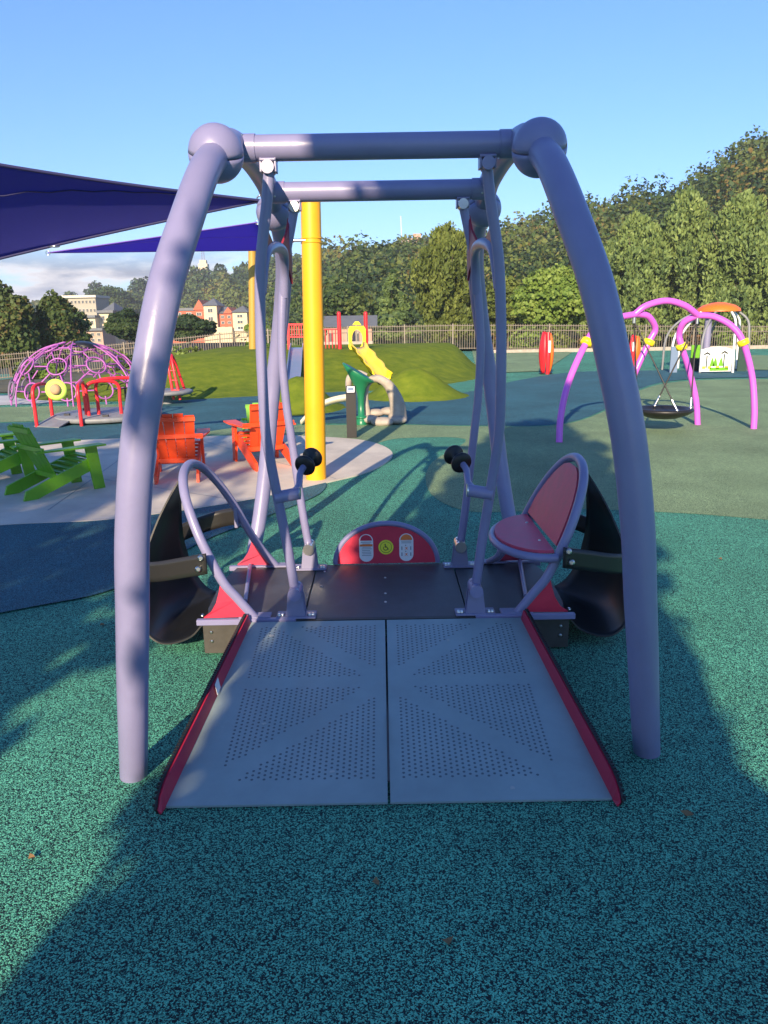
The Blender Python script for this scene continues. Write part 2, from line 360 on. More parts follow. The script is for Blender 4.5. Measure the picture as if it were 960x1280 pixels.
# concrete patio: a rounded slab
pat=G([(-500,690),(-200,672),(0,658),(145,650),(300,628),(400,606),(462,590),(490,572),(482,560),(452,551),(400,547),(330,545),(155,549),(0,556),(-400,570)],8)
o=MB().plate([(x,y,.006) for x,y in pat],.018).build('concrete_patio',M['concrete']); struct(o)
jl=MB()
for a,b in (((0,580),(300,628)),((230,546),(420,600)),((60,640),(190,547))):
    p=gz(*a);q=gz(*b); d=(q-p).normalized(); n=Vector((-d.y,d.x,0))*.006
    jl.add([(*(p-n).xy,.0165),(*(q-n).xy,.0165),(*(q+n).xy,.0165),(*(p+n).xy,.0165)],[(0,1,2,3)])
struct(jl.build('concrete_joints',M['grey_ink']))
# turf mounds
def ss(a,b,x): t=max(0,min(1,(x-a)/(b-a))); return t*t*(3-2*t)
def turf_h(x,y):
    yf=np.interp(x,[-10,-7,-4.5,-1.5,0,1.5,3],[17.5,16.6,16.6,17.8,18.3,19.5,22])
    hp=.84*ss(3.5,2.3,x)*ss(-9.6,-5.0,x)
    h=hp*ss(yf,yf+5.4,y)*ss(31,27,y)
    for cx,cy,rx,ry,hh in ((.72,16.9,1.25,1.3,.62),(-1.62,14.9,.95,1.3,.62)):
        r=math.hypot((x-cx)/rx,(y-cy)/ry); h=max(h,hh*(1-ss(0,1.02,r)))
    return h
gx=np.linspace(-10,4,120); gyy=np.linspace(13,31,130); b=MB(); H=[[turf_h(x,y) for y in gyy] for x in gx]
nv=len(gyy); V=[(x,y,H[i][j]+ (0 if H[i][j]>.004 else -.02)) for i,x in enumerate(gx) for j,y in enumerate(gyy)]
Fc=[(i*nv+j,(i+1)*nv+j,(i+1)*nv+j+1,i*nv+j+1) for i in range(len(gx)-1) for j in range(nv-1) if max(H[i][j],H[i+1][j],H[i][j+1],H[i+1][j+1])>.004]
b.add(V,Fc,True); struct(b.build('turf_mound',M['turf']))
# planting bed behind the left mound up to the fence
P=[]
for i in range(30):
    x=-32+i*.9; P.append([(x,y,ground_z(x,y)+.02) for y in np.linspace(19.5,44,20)])
o=struct(MB().sheet(P).build('planting_bed',M['soil'])); o.data.flip_normals()
P=[[(x,y,ground_z(x,y)+.02) for y in (41,46,60,90,120)] for x in np.linspace(-5,90,30)]
o=struct(MB().sheet(P).build('scrub_ground',M['soil'])); o.data.flip_normals()
# hillside
AZ=[-.9,-.6,-.37,-.236,-.15,-.074,.046,.12,.185,.292,.398,.473,.62,.9]
EL=[.02,.025,.036,.068,.077,.076,.094,.098,.106,.142,.172,.222,.25,.27]
DD=[450,450,430,370,340,300,260,240,220,190,165,150,140,130]
def hill(a,y):
    D=np.interp(a,AZ,DD); e=np.interp(a,AZ,EL); zr=e*D+1.65-float(np.interp(a,[-.2,.1],[5.5,9.5])); z0=float(np.interp(a,[-.17,-.05],[-9.5,-2.5])); t=(y-62)/(D-62); ex=float(np.interp(a,[-.2,-.05],[4,1.15]))
    if t<=0: return z0
    if t<1: return z0+(zr-z0)*(t**ex)
    return zr-(y-D)*.05
P=[]
for a in np.linspace(-.9,.9,70):
    D=np.interp(a,AZ,DD); P.append([(a*y,y,hill(a,y)) for y in list(np.linspace(60,D,18))+[D+60,D+200]])
o=struct(MB().sheet(P).build('hill',M['hill'])); o.data.flip_normals()
# ---------------------------------------------------------------- foliage
def leaves(name, m, lobes, n, size, seed, parent=None, kind=None, tintmode=None, up=.25, needle=False):
    rg=np.random.default_rng(seed); W=np.array([l[3]*l[4]+l[3]*l[5] for l in lobes]); W=W/W.sum()
    k=rng_k=rg.choice(len(lobes),n,p=W); Lb=np.array([l[:6] for l in lobes])[k]
    d=rg.normal(size=(n,3)); d/=np.linalg.norm(d,axis=1)[:,None]
    rad=(rg.random(n)**.33)*.45+.6; lump=1+.14*np.sin(d[:,0]*7+k*2.1)*np.cos(d[:,1]*6+k)+.1*np.sin(d[:,2]*9+k*1.7)
    c=Lb[:,:3]+d*Lb[:,3:6]*(rad*lump)[:,None]
    nn=d+rg.normal(size=(n,3))*.75; nn[:,2]+=up; nn/=np.linalg.norm(nn,axis=1)[:,None]
    t=np.cross(nn,rg.normal(size=(n,3))); t/=np.linalg.norm(t,axis=1)[:,None]; bt=np.cross(nn,t)
    s=size*(.55+.9*rg.random(n))[:,None]
    if kind=='far': s=s*((c[:,1:2]/150)**.8)
    if needle: t=rg.normal(size=(n,3))*.5+np.array([0,0,1.0])+d*.5; t/=np.linalg.norm(t,axis=1)[:,None]; bt=np.cross(t,nn); bt/=np.linalg.norm(bt,axis=1)[:,None]; bt*=.5; s=s*1.2
    v=np.stack([c-t*s*.5-bt*s*.25,c+t*s*.15-bt*s*.5,c+t*s*.55+bt*s*.1,c+bt*s*.5],1)
    ti=np.clip(.5+.16*rg.normal(size=n)+.22*np.sin(k*12.9898+seed),0,1)
    if len(lobes[0])>6: ti=np.clip(np.array([l[6] for l in lobes])[k]+.13*rg.normal(size=n),0,1)
    v=v.reshape(-1,3); off=np.array(rootloc(parent)) if parent else np.zeros(3); v=v-off
    me=bpy.data.meshes.new(name); me.vertices.add(4*n); me.vertices.foreach_set('co',v.ravel()); me.loops.add(4*n); me.loops.foreach_set('vertex_index',np.arange(4*n))
    me.polygons.add(n); me.polygons.foreach_set('loop_start',np.arange(0,4*n,4)); me.polygons.foreach_set('loop_total',np.full(n,4)); me.materials.append(m)
    me.update(calc_edges=True); a=me.attributes.new('tint','FLOAT','POINT'); a.data.foreach_set('value',np.repeat(ti,4))
    o=bpy.data.objects.new(name,me); C.objects.link(o)
    if parent: o.parent=parent
    return o
M['l_hill']=leafmat('hill_leaves',[(.022,.05,.02),(.05,.09,.027),(.09,.13,.034),(.14,.17,.04),(.17,.12,.035)],.2)
M['l_pine']=leafmat('pine_needles',[(.045,.085,.032),(.105,.165,.052),(.18,.25,.07),(.25,.31,.09)],.15)
M['l_light']=leafmat('light_leaves',[(.09,.16,.03),(.17,.26,.045),(.27,.35,.08)],.3)
M['l_dark']=leafmat('dark_leaves',[(.015,.035,.012),(.03,.06,.018),(.055,.085,.02)],.2)
M['l_red']=leafmat('turning_leaves',[(.022,.055,.018),(.05,.09,.024),(.085,.115,.028),(.20,.10,.04)],.2)
M['l_olive']=leafmat('olive_leaves',[(.07,.10,.022),(.13,.17,.036),(.20,.24,.05)],.25)
rnd=random.Random(4)
def crown(x,y,z,w,h,seed,form='round',tint=None,nl=14):
    r=random.Random(seed); L_=[]
    for i in range(nl):
        t=(i+.5)/nl
        if form=='round':
            a=r.uniform(0,6.28); rr=w*.32*math.sqrt(r.random()); zz=z+h*(.18+.64*t); k=math.sin(math.pi*(.15+.75*t))
            L_.append([x+rr*math.cos(a)*k*1.2,y+rr*math.sin(a)*k*1.2,zz,w*.26*(.6+.6*k),w*.26*(.6+.6*k),h*.17])
        elif form=='cone':
            a=r.uniform(0,6.28); k=1-t*.93; rr=w*.30*k
            L_.append([x+rr*math.cos(a),y+rr*math.sin(a),z+h*(.06+.9*t),w*.24*k+.12*w*.3,w*.24*k+.12*w*.3,h*.075])
        elif form=='pine':
            for _ in range(4):
                u=r.random()**.8; a=r.uniform(0,6.28); env=(1-u**2.2)**.5; rr=w*.44*env*r.uniform(.2,1)
                L_.append([x+rr*math.cos(a),y+rr*math.sin(a),z+h*(.05+.82*u),w*.085,w*.085,h*r.uniform(.08,.13)])
        else:   # column
            a=r.uniform(0,6.28); k=math.sin(math.pi*(.12+.8*t))**.5; rr=w*.2
            L_.append([x+rr*math.cos(a),y+rr*math.sin(a),z+h*t,w*.3*k,w*.3*k,h*.09])
    if tint is not None:
        for l in L_: l.append(min(1,max(0,tint+r.uniform(-.22,.22))))
    return L_
def trunk(par,x,y,z,h,r,seed):
    q=random.Random(seed); b=MB(); b.tube([(x,y,z-.3),(x+.05*h*q.uniform(-1,1)*.3,y,z+h*.4),(x,y,z+h*.85)],[r,r*.7,r*.2],8,4)
    o=b.build('trunk',M['bark'],par)
    for k in range(5):
        a=q.uniform(0,6.28); z0=z+h*q.uniform(.25,.6); l=h*q.uniform(.15,.25)
        MBb=MB(); MBb.tube([(x,y,z0),(x+math.cos(a)*l*.6,y+math.sin(a)*l*.6,z0+l*.4),(x+math.cos(a)*l,y+math.sin(a)*l,z0+l)],[r*.4,r*.25,r*.08],6,3); MBb.build('limb',M['bark'],par)
def tree(label,x,y,z,w,h,m,form,n,size,seed,tint=None,group='trees beyond the fence',nl=16,name='broadleaf_tree',lift=.12,cat='tree'):
    t=thing(name,label,cat,(x,y,z),0,group)
    trunk(t,x,y,z,h,max(.06,h*.018),seed)
    leaves('crown',M[m],crown(x,y,z+h*lift,w,h*(1-lift),seed,form,tint,nl),int(n*2.4),size*.62,seed,t,needle=(form=='pine'))
    return t
# hillside forest, one far mass
lob=[]; cnt=0
rg=random.Random(11)
for i in range(2100):
    a=rg.uniform(-.62,.66); D=np.interp(a,AZ,DD); y=62+(D-58)*(rg.random()**.75)
    if a<-.13 and y<255: continue
    w_=rg.uniform(5,10)*(.62 if y<95 else .85)
    tb=min(1,max(0,.38+.15*math.sin(a*30+y*.05)+rg.gauss(0,.24)+(.45 if rg.random()<.025 else 0)))
    z=hill(a,y); s=w_*rg.uniform(.42,.72)*(.8 if y>D-15 else 1)
    lob.append([a*y,y,z+s*.9,s,s,s*rg.uniform(.8,1.55),tb])
leaves('hillside_forest',M['l_hill'],lob,520000,.62,5,kind='far')['kind']='stuff'
# big individual trees, placed where they stand
def T(px,ytop,ybot,Y,wpx,*a,**k):
    p=gy(px,ybot,Y); q=gy(px,ytop,Y); tree(k.pop('label'),p.x,Y,p.z,wpx*Y/950*1.03,q.z-p.z,*a,**k)
gp='tall pines beyond the fence on the right'
for i,(px,yt,Y,wp,lab) in enumerate([(790,262,62,90,'leftmost of the tall pines, directly right of the swing frame leg'),(848,228,64,105,'second tall pine from the left, above the magenta swing arch'),
     (915,236,60,105,'tall pine above the playhouse with the orange roof'),(985,205,66,110,'tallest pine at the right edge of the view'),(757,300,70,62,'narrow pine half hidden behind the right swing frame leg')]):
    T(px,yt,432,Y,wp,'l_pine','pine',13000,.42,30+i,label=lab,group=gp,nl=34,name='pine_tree',lift=.03,tint=.5)
T(556,276,430,58,92,'l_olive','pine',9000,.4,41,label='tall loose olive green conifer seen between the swing bars',nl=26,name='conifer_tree',lift=.05)
T(492,338,432,66,58,'l_pine','cone',6000,.4,42,label='small dark conifer behind the yellow slide',nl=20,name='conifer_tree',lift=.05,tint=.3)
T(690,330,430,50,80,'l_light','round',9000,.32,43,label='bright light green tree left of the big right frame leg',nl=22)
T(635,345,432,56,60,'l_olive','round',7000,.36,44,label='dull olive bushy tree behind the right swing hangers',nl=18)
T(430,345,428,75,70,'l_hill','round',6000,.5,45,label='dark tree behind the grey roofed house',nl=16,tint=.35)
T(395,330,436,46,26,'l_light','cone',4000,.22,46,label='thin yellow green tree right beside the yellow post',nl=14)
T(14,350,466,52,70,'l_red','round',10000,.36,47,lift=.02,label='dark tree with reddish brown leaves at the left edge',nl=26,tint=.6)
T(78,364,462,55,62,'l_red','round',10000,.36,48,lift=.02,label='dark green tree with a reddish top left of the cream apartments',nl=26,tint=.45)
T(160,386,432,70,40,'l_dark','round',6000,.42,49,label='round dark green tree just left of the left frame leg',nl=16)
T(238,393,432,72,54,'l_dark','round',6000,.42,50,label='round green tree in front of the red brick apartments',nl=16)
T(322,396,432,60,22,'l_light','round',3000,.3,51,label='small yellow green tree right of the brick apartments',nl=10)
T(146,356,402,290,64,'l_hill','round',5000,1.0,53,label='large dark tree behind the pale flat roofed block',nl=18,tint=.3)
# tall trees behind the photographer that throw the long shadows
t=thing('broadleaf_tree','slim tall tree standing behind the viewer, its shadow covering the ramp','tree',(-1.14,-4,0),0,'trees behind the viewer')
trunk(t,-1.14,-4,0,6,.12,7)
leaves('crown',M['l_dark'],[[-1.14+dx,-4+dy,z,rx,rx,.75] for z,rx,dx,dy in ((1.6,.85,0,0),(2.1,.92,0,.1),(2.7,.95,.02,0),(3.3,.9,.09,-.1),(3.9,.88,.12,0),(4.5,.86,.14,0),(5.1,.8,.18,0),(5.6,.76,.18,0),(6.1,.58,.16,0),(.9,.9,0,0))],16000,.18,71,t)
t=thing('broadleaf_tree','loose spreading tree behind the viewer on the left, dappling the patio','tree',(-7.1,-7,0),0,'trees behind the viewer')
trunk(t,-7.1,-7,0,7,.18,8)
leaves('crown',M['l_dark'],crown(-6.75,-7,1.4,4.7,6.8,72,'round',None,24),2400,.26,72,t)
t=thing('broadleaf_tree','small sparse unseen tree behind the viewer, added to shade the floor at the left','tree',(-3.75,-3.5,0),0,'trees behind the viewer')
trunk(t,-3.75,-3.5,0,4.2,.05,9)  # unseen tree, added to cast the shade bands on the left floor
leaves('crown',M['l_dark'],[[-3.7,-3.5,2.5,.75,.7,.42],[-3.5,-3.5,3.15,.62,.6,.3],[-4.2,-3.4,3.5,.7,.6,.4],[-3.6,-3.6,4.0,.5,.5,.35],[-4.6,-3.5,2.7,.5,.5,.35]],1500,.17,73,t)
# shrubs in the bed under the fence
ORD=['first','second','third','fourth','fifth','sixth','seventh','eighth','ninth','tenth','eleventh','twelfth']
for i in range(11):
    x=-19+i*1.4+rnd.uniform(-.2,.2); y=rnd.uniform(31,36); h=rnd.uniform(.5,.85); z=ground_z(x,y)
    t=thing('shrub',['low green shrub','low yellowish shrub','low dark shrub'][i%3]+' below the left fence, '+ORD[i]+' of its row from the left','shrub',(x,y,z),0,'shrubs in the bed below the left fence')
    leaves('foliage',M[['l_dark','l_light','l_olive'][i%3]],[[x,y,z+h*.5,h*.8,h*.7,h*.55]],260,.14,90+i,t)
for i in range(12):
    x=5.5+i*1.7+rnd.uniform(-.3,.3); y=rnd.uniform(39,41); h=rnd.uniform(.6,1.1); z=ground_z(x,y)
    t=thing('shrub',['ochre shrub','yellow green shrub','brownish shrub'][i%3]+' just behind the right fence, '+ORD[i]+' of its row from the left','shrub',(x,y,z),0,'shrubs behind the right fence')
    leaves('foliage',M[['l_red','l_light','l_olive'][i%3]],[[x,y,z+h*.5,h*.8,h*.6,h*.6,[.9,.6,.9][i%3]]],260,.16,140+i,t)
# ---------------------------------------------------------------- buildings
def windows(par,x0,x1,z0,z1,nx,nz,y,wf=.5,hf=.55,arch=False):
    for j in range(nz):
        for i in range(nx):
            cx=x0+(x1-x0)*(i+.5)/nx; cz=z0+(z1-z0)*(j+.5)/nz; ww=(x1-x0)/nx*wf; hh=(z1-z0)/nz*hf
            o=MB().box((cx,y-.06,cz),(ww,.16,hh)).build('window',M['trim'],par)
            MB().box((cx-ww*.22,y-.16,cz),(ww*.36,.06,hh*.84)).box((cx+ww*.22,y-.16,cz),(ww*.36,.06,hh*.84)).build('pane',M['glass'],o)
def pyr(x0,x1,y0,y1,z,h,ov=.5):
    x0-=ov;x1+=ov;y0-=ov;y1+=ov
    return MB().add([(x0,y0,z),(x1,y0,z),(x1,y1,z),(x0,y1,z),((x0+x1)/2,(y0+y1)/2,z+h)],[(0,1,4),(1,2,4),(2,3,4),(3,0,4),(0,3,2,1)])
def gable(x0,x1,y0,y1,z,h,ov=.3):
    xm=(x0+x1)/2
    return MB().add([(x0-ov,y0-ov,z),(x1+ov,y0-ov,z),(xm,y0-ov,z+h),(x0-ov,y1,z),(x1+ov,y1,z),(xm,y1,z+h)],[(0,1,2),(5,4,3),(0,2,5,3),(1,4,5,2),(0,3,4,1)])
Yb=230
def X(px,Y=Yb): return gy(px-5,400,Y).x
def Z(py,px=270,Y=Yb): return gy(px,py,Y).z
bt=thing('apartment_building','red brick apartment block with cream bays and grey pointed roofs, left of the yellow post','building',(X(268),Yb,Z(424)))
zb=Z(428)
for (a,b_,top,m,yy,kind,rh,nx) in [(196,262,387,'brick',0,'flat',0,5),(262,278,382,'stucco',-1.5,'pyr',10,1),(278,297,392,'brick',.2,'flat',0,2),(297,315,391,'stucco',-1.2,'pyr',9,1)]:
    x0,x1,zt=X(a),X(b_),Z(top); y0=Yb+yy
    MB().box(((x0+x1)/2,y0+6,(zb+zt)/2),(x1-x0,12,zt-zb)).build('wall',M[m],bt)
    if kind=='pyr': pyr(x0,x1,y0,y0+12,zt,Z(top-rh)-zt).build('roof',M['roof'],bt)
    windows(bt,x0+.3,x1-.3,Z(414),zt-.2,nx,3,y0,.5,.5)
    MB().box(((x0+x1)/2,y0-.25,Z(413)),(x1-x0-.1,.5,.5)).build('string_course',M['trim'],bt)
MB().box(((X(262)+X(297))/2,Yb-2.4,(zb+Z(409))/2),(X(297)-X(262),1.6,Z(409)-zb)).build('porch_wall',M['stucco'],bt)
gable(X(249),X(262),Yb-.1,Yb+12,Z(387),Z(374)-Z(387)).build('gable',M['brick'],bt)
gable(X(286),X(296),Yb,Yb+12,Z(392),Z(384)-Z(392)).build('gable',M['brick'],bt)
MB().box(((X(196)+X(249))/2,Yb+6,Z(386)),(X(249)-X(196),12.6,.8)).build('roof',M['roof'],bt)
MB().add([(X(278),Yb-.2,Z(392)),(X(286),Yb-.2,Z(392)),(X(286),Yb+6,Z(383)),(X(278),Yb+6,Z(383))],[(0,1,2,3)]).build('roof',M['roof'],bt)
bt=thing('apartment_building','cream terraced apartment block with grey roofs, left of the left frame leg','building',(X(124,200),200,Z(430,124,200)))
for (a,b_,top,yy,m,nx) in [(103,124,397,0,'stucco',3),(124,142,391,3,'stucco',2),(110,142,413,-6,'house',4)]:
    x0,x1,zt,z0=X(a,200),X(b_,200),Z(top,120,200),Z(434,120,200)
    MB().box(((x0+x1)/2,200+yy+5,(z0+zt)/2),(x1-x0,10,zt-z0)).build('wall',M[m],bt); windows(bt,x0+.2,x1-.2,Z(428,120,200),zt-.2,nx,2+(top<400),200+yy,.55,.55)
    MB().box(((x0+x1)/2,200+yy+4.6,zt+.3),(x1-x0+.6,10.8,.6)).build('roof',M['roof'],bt)
pyr(X(131,200),X(142,200),203,213,Z(391,135,200)+.6,2.2).build('roof',M['roof'],bt)
bt=thing('office_block','pale flat roofed block on the rise above the cream apartments','building',(X(107,245),245,Z(400,107,245)))
x0,x1,zt,z0=X(86,245),X(127,245),Z(372,107,245),Z(410,107,245)
MB().box(((x0+x1)/2,251,(z0+zt)/2),(x1-x0,12,zt-z0)).build('wall',M['stucco2'],bt); MB().box(((x0+x1)/2,250.8,zt+.35),(x1-x0+.8,13,.7)).build('roof',M['trim'],bt); windows(bt,x0,x1,z0+4,zt,9,2,245,.6,.4)
# church like tower with lattice mast on the ridge
p=gy(256,352,405); t=thing('hilltop_tower','pale square tower with a tall lattice mast on the far ridge','tower',(p.x,405,p.z-4))
q=gy(256,330,405); sz=4.6
MB().box((p.x,405,(p.z-6+q.z)/2),(sz,sz,q.z-p.z+6)).box((p.x,405,q.z+.9),(sz*.7,sz*.7,1.8)).build('tower_wall',M['stucco'],t)
windows(t,p.x-sz/2,p.x+sz/2,p.z,q.z,3,1,405-sz/2,.4,.7)
b=MB(); top=gy(256,258,405).z
for sx in(-1,1):
    for sy in(-1,1): b.cyl((p.x+sx*.7,405+sy*.7,q.z+1.8),(p.x+sx*.15,405+sy*.15,top-6),.08,5)
zz=q.z+1.8
for k in range(12):
    f0=k/12; f1=(k+1)/12; za=q.z+1.8+(top-8-q.z)*f0; zc=q.z+1.8+(top-8-q.z)*f1; r0=.7-.55*f0; r1=.7-.55*f1
    b.cyl((p.x-r0,405-r0,za),(p.x+r1,405-r1,zc),.05,4); b.cyl((p.x+r0,405-r0,za),(p.x-r1,405-r1,zc),.05,4); b.cyl((p.x-r1,405-r1,zc),(p.x+r1,405-r1,zc),.05,4)
b.cyl((p.x,405,top-8),(p.x,405,top),.12,5)
for k in range(3): b.box((p.x,405,top-12+k*3.2),(2.2,.3,.5))
b.build('mast',M['pad'],t)
p=gy(512,305,262); t=thing('hilltop_house','small brick building with a thin mast on the hilltop behind the swing','building',(p.x,262,p.z-6))
MB().box((p.x,262,p.z-2),(8,6,7)).box((p.x+2.4,262,p.z+2),(2.6,3,2)).build('wall',M['house'],t); windows(t,p.x-4,p.x+4,p.z-1,p.z+1.2,4,1,259,.5,.6)
MB().cyl((p.x-2.6,262,p.z+1),(gy(501,270,262).x,262,gy(501,270,262).z),.14,6).build('mast',M['trim'],t)
# grey roofed house right behind the fence
h0=gy(402,436,54); h1=gy(468,408,54); t=thing('low_house','low house with a long grey roof behind the fence and yellow slide','house',((h0.x+h1.x)/2,56,h0.z))
MB().box(((h0.x+h1.x)/2,58,(h0.z-1+h1.z)/2),(h1.x-h0.x-.4,6,h1.z-h0.z+1)).build('wall',M['house'],t)
xr0,xr1,zr=h0.x-.2,h1.x+.2,h1.z; zt=gy(430,396,54).z
MB().add([(xr0,54.6,zr),(xr1,54.6,zr),(xr1,58,zt+.1),(xr0,58,zt+.1),(xr0,61.4,zr),(xr1,61.4,zr)],[(0,1,2,3),(3,2,5,4),(0,3,4),(1,5,2),(0,4,5,1)]).build('roof',M['roof'],t)
windows(t,h0.x+.3,h1.x-.3,h0.z,h1.z,5,1,55,.4,.45)
p=gy(708,386,95); t=thing('hillside_house','pinkish gabled house half hidden by leaves behind the light green tree','house',(p.x,95,p.z-4))
MB().box((p.x,97,p.z-2),(5,5,6)).build('wall',M['house'],t); gable(p.x-2.5,p.x+2.5,94.5,99.5,p.z+1,2.2).build('roof',M['trim'],t); windows(t,p.x-2,p.x+2,p.z-2,p.z+.8,2,1,94.5)
# ---------------------------------------------------------------- fence
def fence(label,pts,step=2.35):
    t=thing('picket_fence',label,'fence',pts[0][:3])
    X_=[p[0] for p in pts]; f=lambda x:(np.interp(x,X_,[p[1] for p in pts]),np.interp(x,X_,[p[2] for p in pts]),np.interp(x,X_,[p[3] for p in pts]))
    x=X_[0]; k=0
    while x<X_[-1]-.01:
        x2=min(x+step,X_[-1]); y,z,h=f(x); y2,z2,h2=f(x2)
        MB().box((x,y,z+(h+.06)/2),(.07,.07,h+.06)).build('post',M['fence'],t)
        b=MB()
        for s in (.07,.78,.97):
            b.tube([(x,y,z+h*s),(x2,y2,z2+h2*s)],.022,4,0)
        n=int(step/.115)
        for i in range(1,n):
            u=i/n; px_=x+(x2-x)*u; yy,za,hh=f(px_); b.box((px_,yy,za+.04+hh/2),(.02,.02,hh))
        b.build('picket_panel',M['fence'],t); x=x2; k+=1
    y,z,h=f(X_[-1]); MB().box((X_[-1],y,z+(h+.06)/2),(.07,.07,h+.06)).build('post',M['fence'],t)
fence('long brown picket fence along the back left, sloping down behind the purple dome',[(-29,38,-1.5,1.2),(-18.8,38,-.9,1.2),(-10.8,38,-.3,1.17),(-6.4,38,.08,1.17),(-1.6,38,.15,1.17)])
fence('long brown picket fence along the back right behind the magenta swing',[(-1.2,38,.15,1.2),(4.4,38,.15,1.2),(8.7,38,.06,1.2),(18.8,38,-.12,1.14),(29,38,-.12,1.14)])
o=MB().box((.5+ -2.2,37,.3),(2.6,.35,.75)).build('low_stone_wall',M['rock'],None,(-1.7,37,0)); tag(o,'low grey stone wall between the two slides below the fence','wall')
b=MB()
b.box((17,37.4,.05),(24,.25,.2)); o=b.build('stone_kerb',M['rock'],None,(17,37.4,0)); struct(o)
# ---------------------------------------------------------------- SWING: frame
sf=thing('swing_stand','large arched periwinkle tube frame with four curved legs and two top bars, filling the foreground','swing frame',(0,3.9,0))
legF=[(-.972,2.56,-.05),(-.923,2.475,.2),(-.882,2.415,.45),(-.843,2.375,.72),(-.812,2.355,.98),(-.768,2.36,1.27),(-.718,2.40,1.52),(-.672,2.48,1.76),(-.625,2.65,1.99),(-.607,2.86,2.16),(-.607,3.1,2.265)]
YC=3.94
for sx in(-1,1):
    for sy in(0,1):
        P=[( -sx*x*(1+(.048*(1-z/2.27) if sx>0 and sy==0 else 0)), (y+(.10*(1-max(0,z)/2.27) if sx>0 and sy==0 else 0) if sy==0 else 2*YC-y-.02), z) for x,y,z in legF]
        rr=[.0505,.052,.0535]+[.055]*(len(P)-3); MB().tube(P,rr,24,6).build('leg',M['purple'],sf)
    for yb in(3.1,4.70):
        c=Vector((sx*.607,yb,2.265)); ax=Vector((sx*.25,-.9 if yb<4 else .9,-.5)).normalized()
        r=.103; b=MB(); q=Vector((-sx*.12,-.42 if yb<4 else .42,1)).normalized()
        for sg in(-1,1):
            pr=[(max(.001,r*math.sin(R_(a))),-r*math.cos(R_(a))) for a in range(0,91,9)]+[(r*.9,-.0)]
            b.lathe(pr,c-q*(.0018*sg),32,axis=-q*(-sg))
        b.build('ball_joint',M['purple'],sf)
    MB().tube([(sx*.607,3.1,2.27),(sx*.60,3.25,2.33),(sx*.595,3.45,2.365),(sx*.592,3.9,2.385),(sx*.595,4.35,2.36),(sx*.60,4.55,2.32),(sx*.607,4.70,2.265)],.056,20,6).build('side_beam',M['purple'],sf)
for yb,zb_ in((3.4,2.342),(4.37,2.32)):
    o=MB().cyl((-.585,yb,zb_),(.585,yb,zb_),.051,28).build('crossbar',M['purple'],sf)
    for sx in(-1,1):
        cl_=MB().cyl((sx*.50,yb,zb_),(sx*.60,yb,zb_),.0555,28).build('collar',M['purple'],o)
        for ang in (-.5,.9): MB().lathe([(.006,0),(.006,.003),(.003,.004)],(sx*.55,yb-.0555*math.cos(ang),zb_+.0555*math.sin(ang)),8,axis=(0,-math.cos(ang),math.sin(ang))).build('set_screw',M['steel'],o)
        b=MB(); b.box((sx*.452-.030,yb,zb_-.06),(.009,.06,.07),bev=.002); b.box((sx*.452+.030,yb,zb_-.06),(.009,.06,.07),bev=.002); b.box((sx*.452,yb,zb_-.048),(.069,.075,.012),bev=.004)
        pb=b.build('pivot_bracket',M['purple'] ,sf)
        MB().cyl((sx*.452,yb-.045,zb_-.077),(sx*.452,yb+.045,zb_-.077),.027,20).build('pivot_pin',M['purple'] if yb<4 else M['steel'],pb)
# ---------------------------------------------------------------- SWING: hanging platform
sp=thing('swing_platform','wheelchair platform hung from the periwinkle frame, with flip seat, hoops and black side guards','swing platform',(0,4.0,0))
DZ=.2
b=MB(); b.box((0,4.0,DZ-.012),(.824,.84,.02),bev=.003); dk=b.build('deck_panel',M['deck'],sp)
for k in range(6):
    MB().lathe([(.007,0),(.007,.003),(.003,.005)],(rnd.choice([-.0,-.36,.36]),3.66+k*.13,DZ-.002),8).build('screw',M['steel'],dk)
for sx in(-1,1):
    P=[(sx*.418,3.58),(sx*.90,3.58),(sx*.93,3.75),(sx*.94,4.0),(sx*.93,4.25),(sx*.90,4.42),(sx*.418,4.42)]
    MB().plate([(x,y,DZ-.012) for x,y in P],.02).build('deck_panel',M['deck'],sp)
    for yy in(3.572,4.428): MB().box((sx*.70,yy,DZ-.008),(.50,.028,.03),bev=.003).build('edge_bar',M['purple'],sp)
    for yy in (3.60,4.40):
        o=MB().box((sx*.815,yy,DZ-.105),(.225,.02,.165),bev=.002).build('skid_plate',M['block'],sp)
        sg=-1 if yy<4 else 1
        for zz_ in(.08,.13): MB().lathe([(.009,0),(.009,.004),(.004,.007)],(sx*.885,yy+sg*.01,zz_),8,axis=(0,sg,0)).build('bolt',M['steel'],o)
b=MB(); b.box((0,3.575,DZ-.014),(1.15,.03,.022),bev=.002); b.box((0,4.43,DZ-.014),(1.1,.03,.022),bev=.002); b.box((0,4.0,DZ-.065),(1.2,.06,.07)); b.box((0,3.7,DZ-.065),(1.2,.06,.07)); b.box((0,4.3,DZ-.065),(1.2,.06,.07)); b.build('under_frame',M['block'],sp)
HF=[(.450,3.4,2.265),(.470,3.405,2.12),(.492,3.41,2.0),(.513,3.42,1.86),(.530,3.44,1.6),(.536,3.455,1.35),(.538,3.48,1.16),(.525,3.51,1.0),(.505,3.54,.82),(.478,3.58,.58),(.455,3.61,.34)]
HR=[(.452,4.37,2.243),(.48,4.365,2.12),(.503,4.36,2.02),(.528,4.35,1.87),(.548,4.345,1.65),(.556,4.345,1.45),(.546,4.35,1.2),(.53,4.355,1.03),(.505,4.36,.78),(.478,4.365,.52),(.452,4.37,.32)]
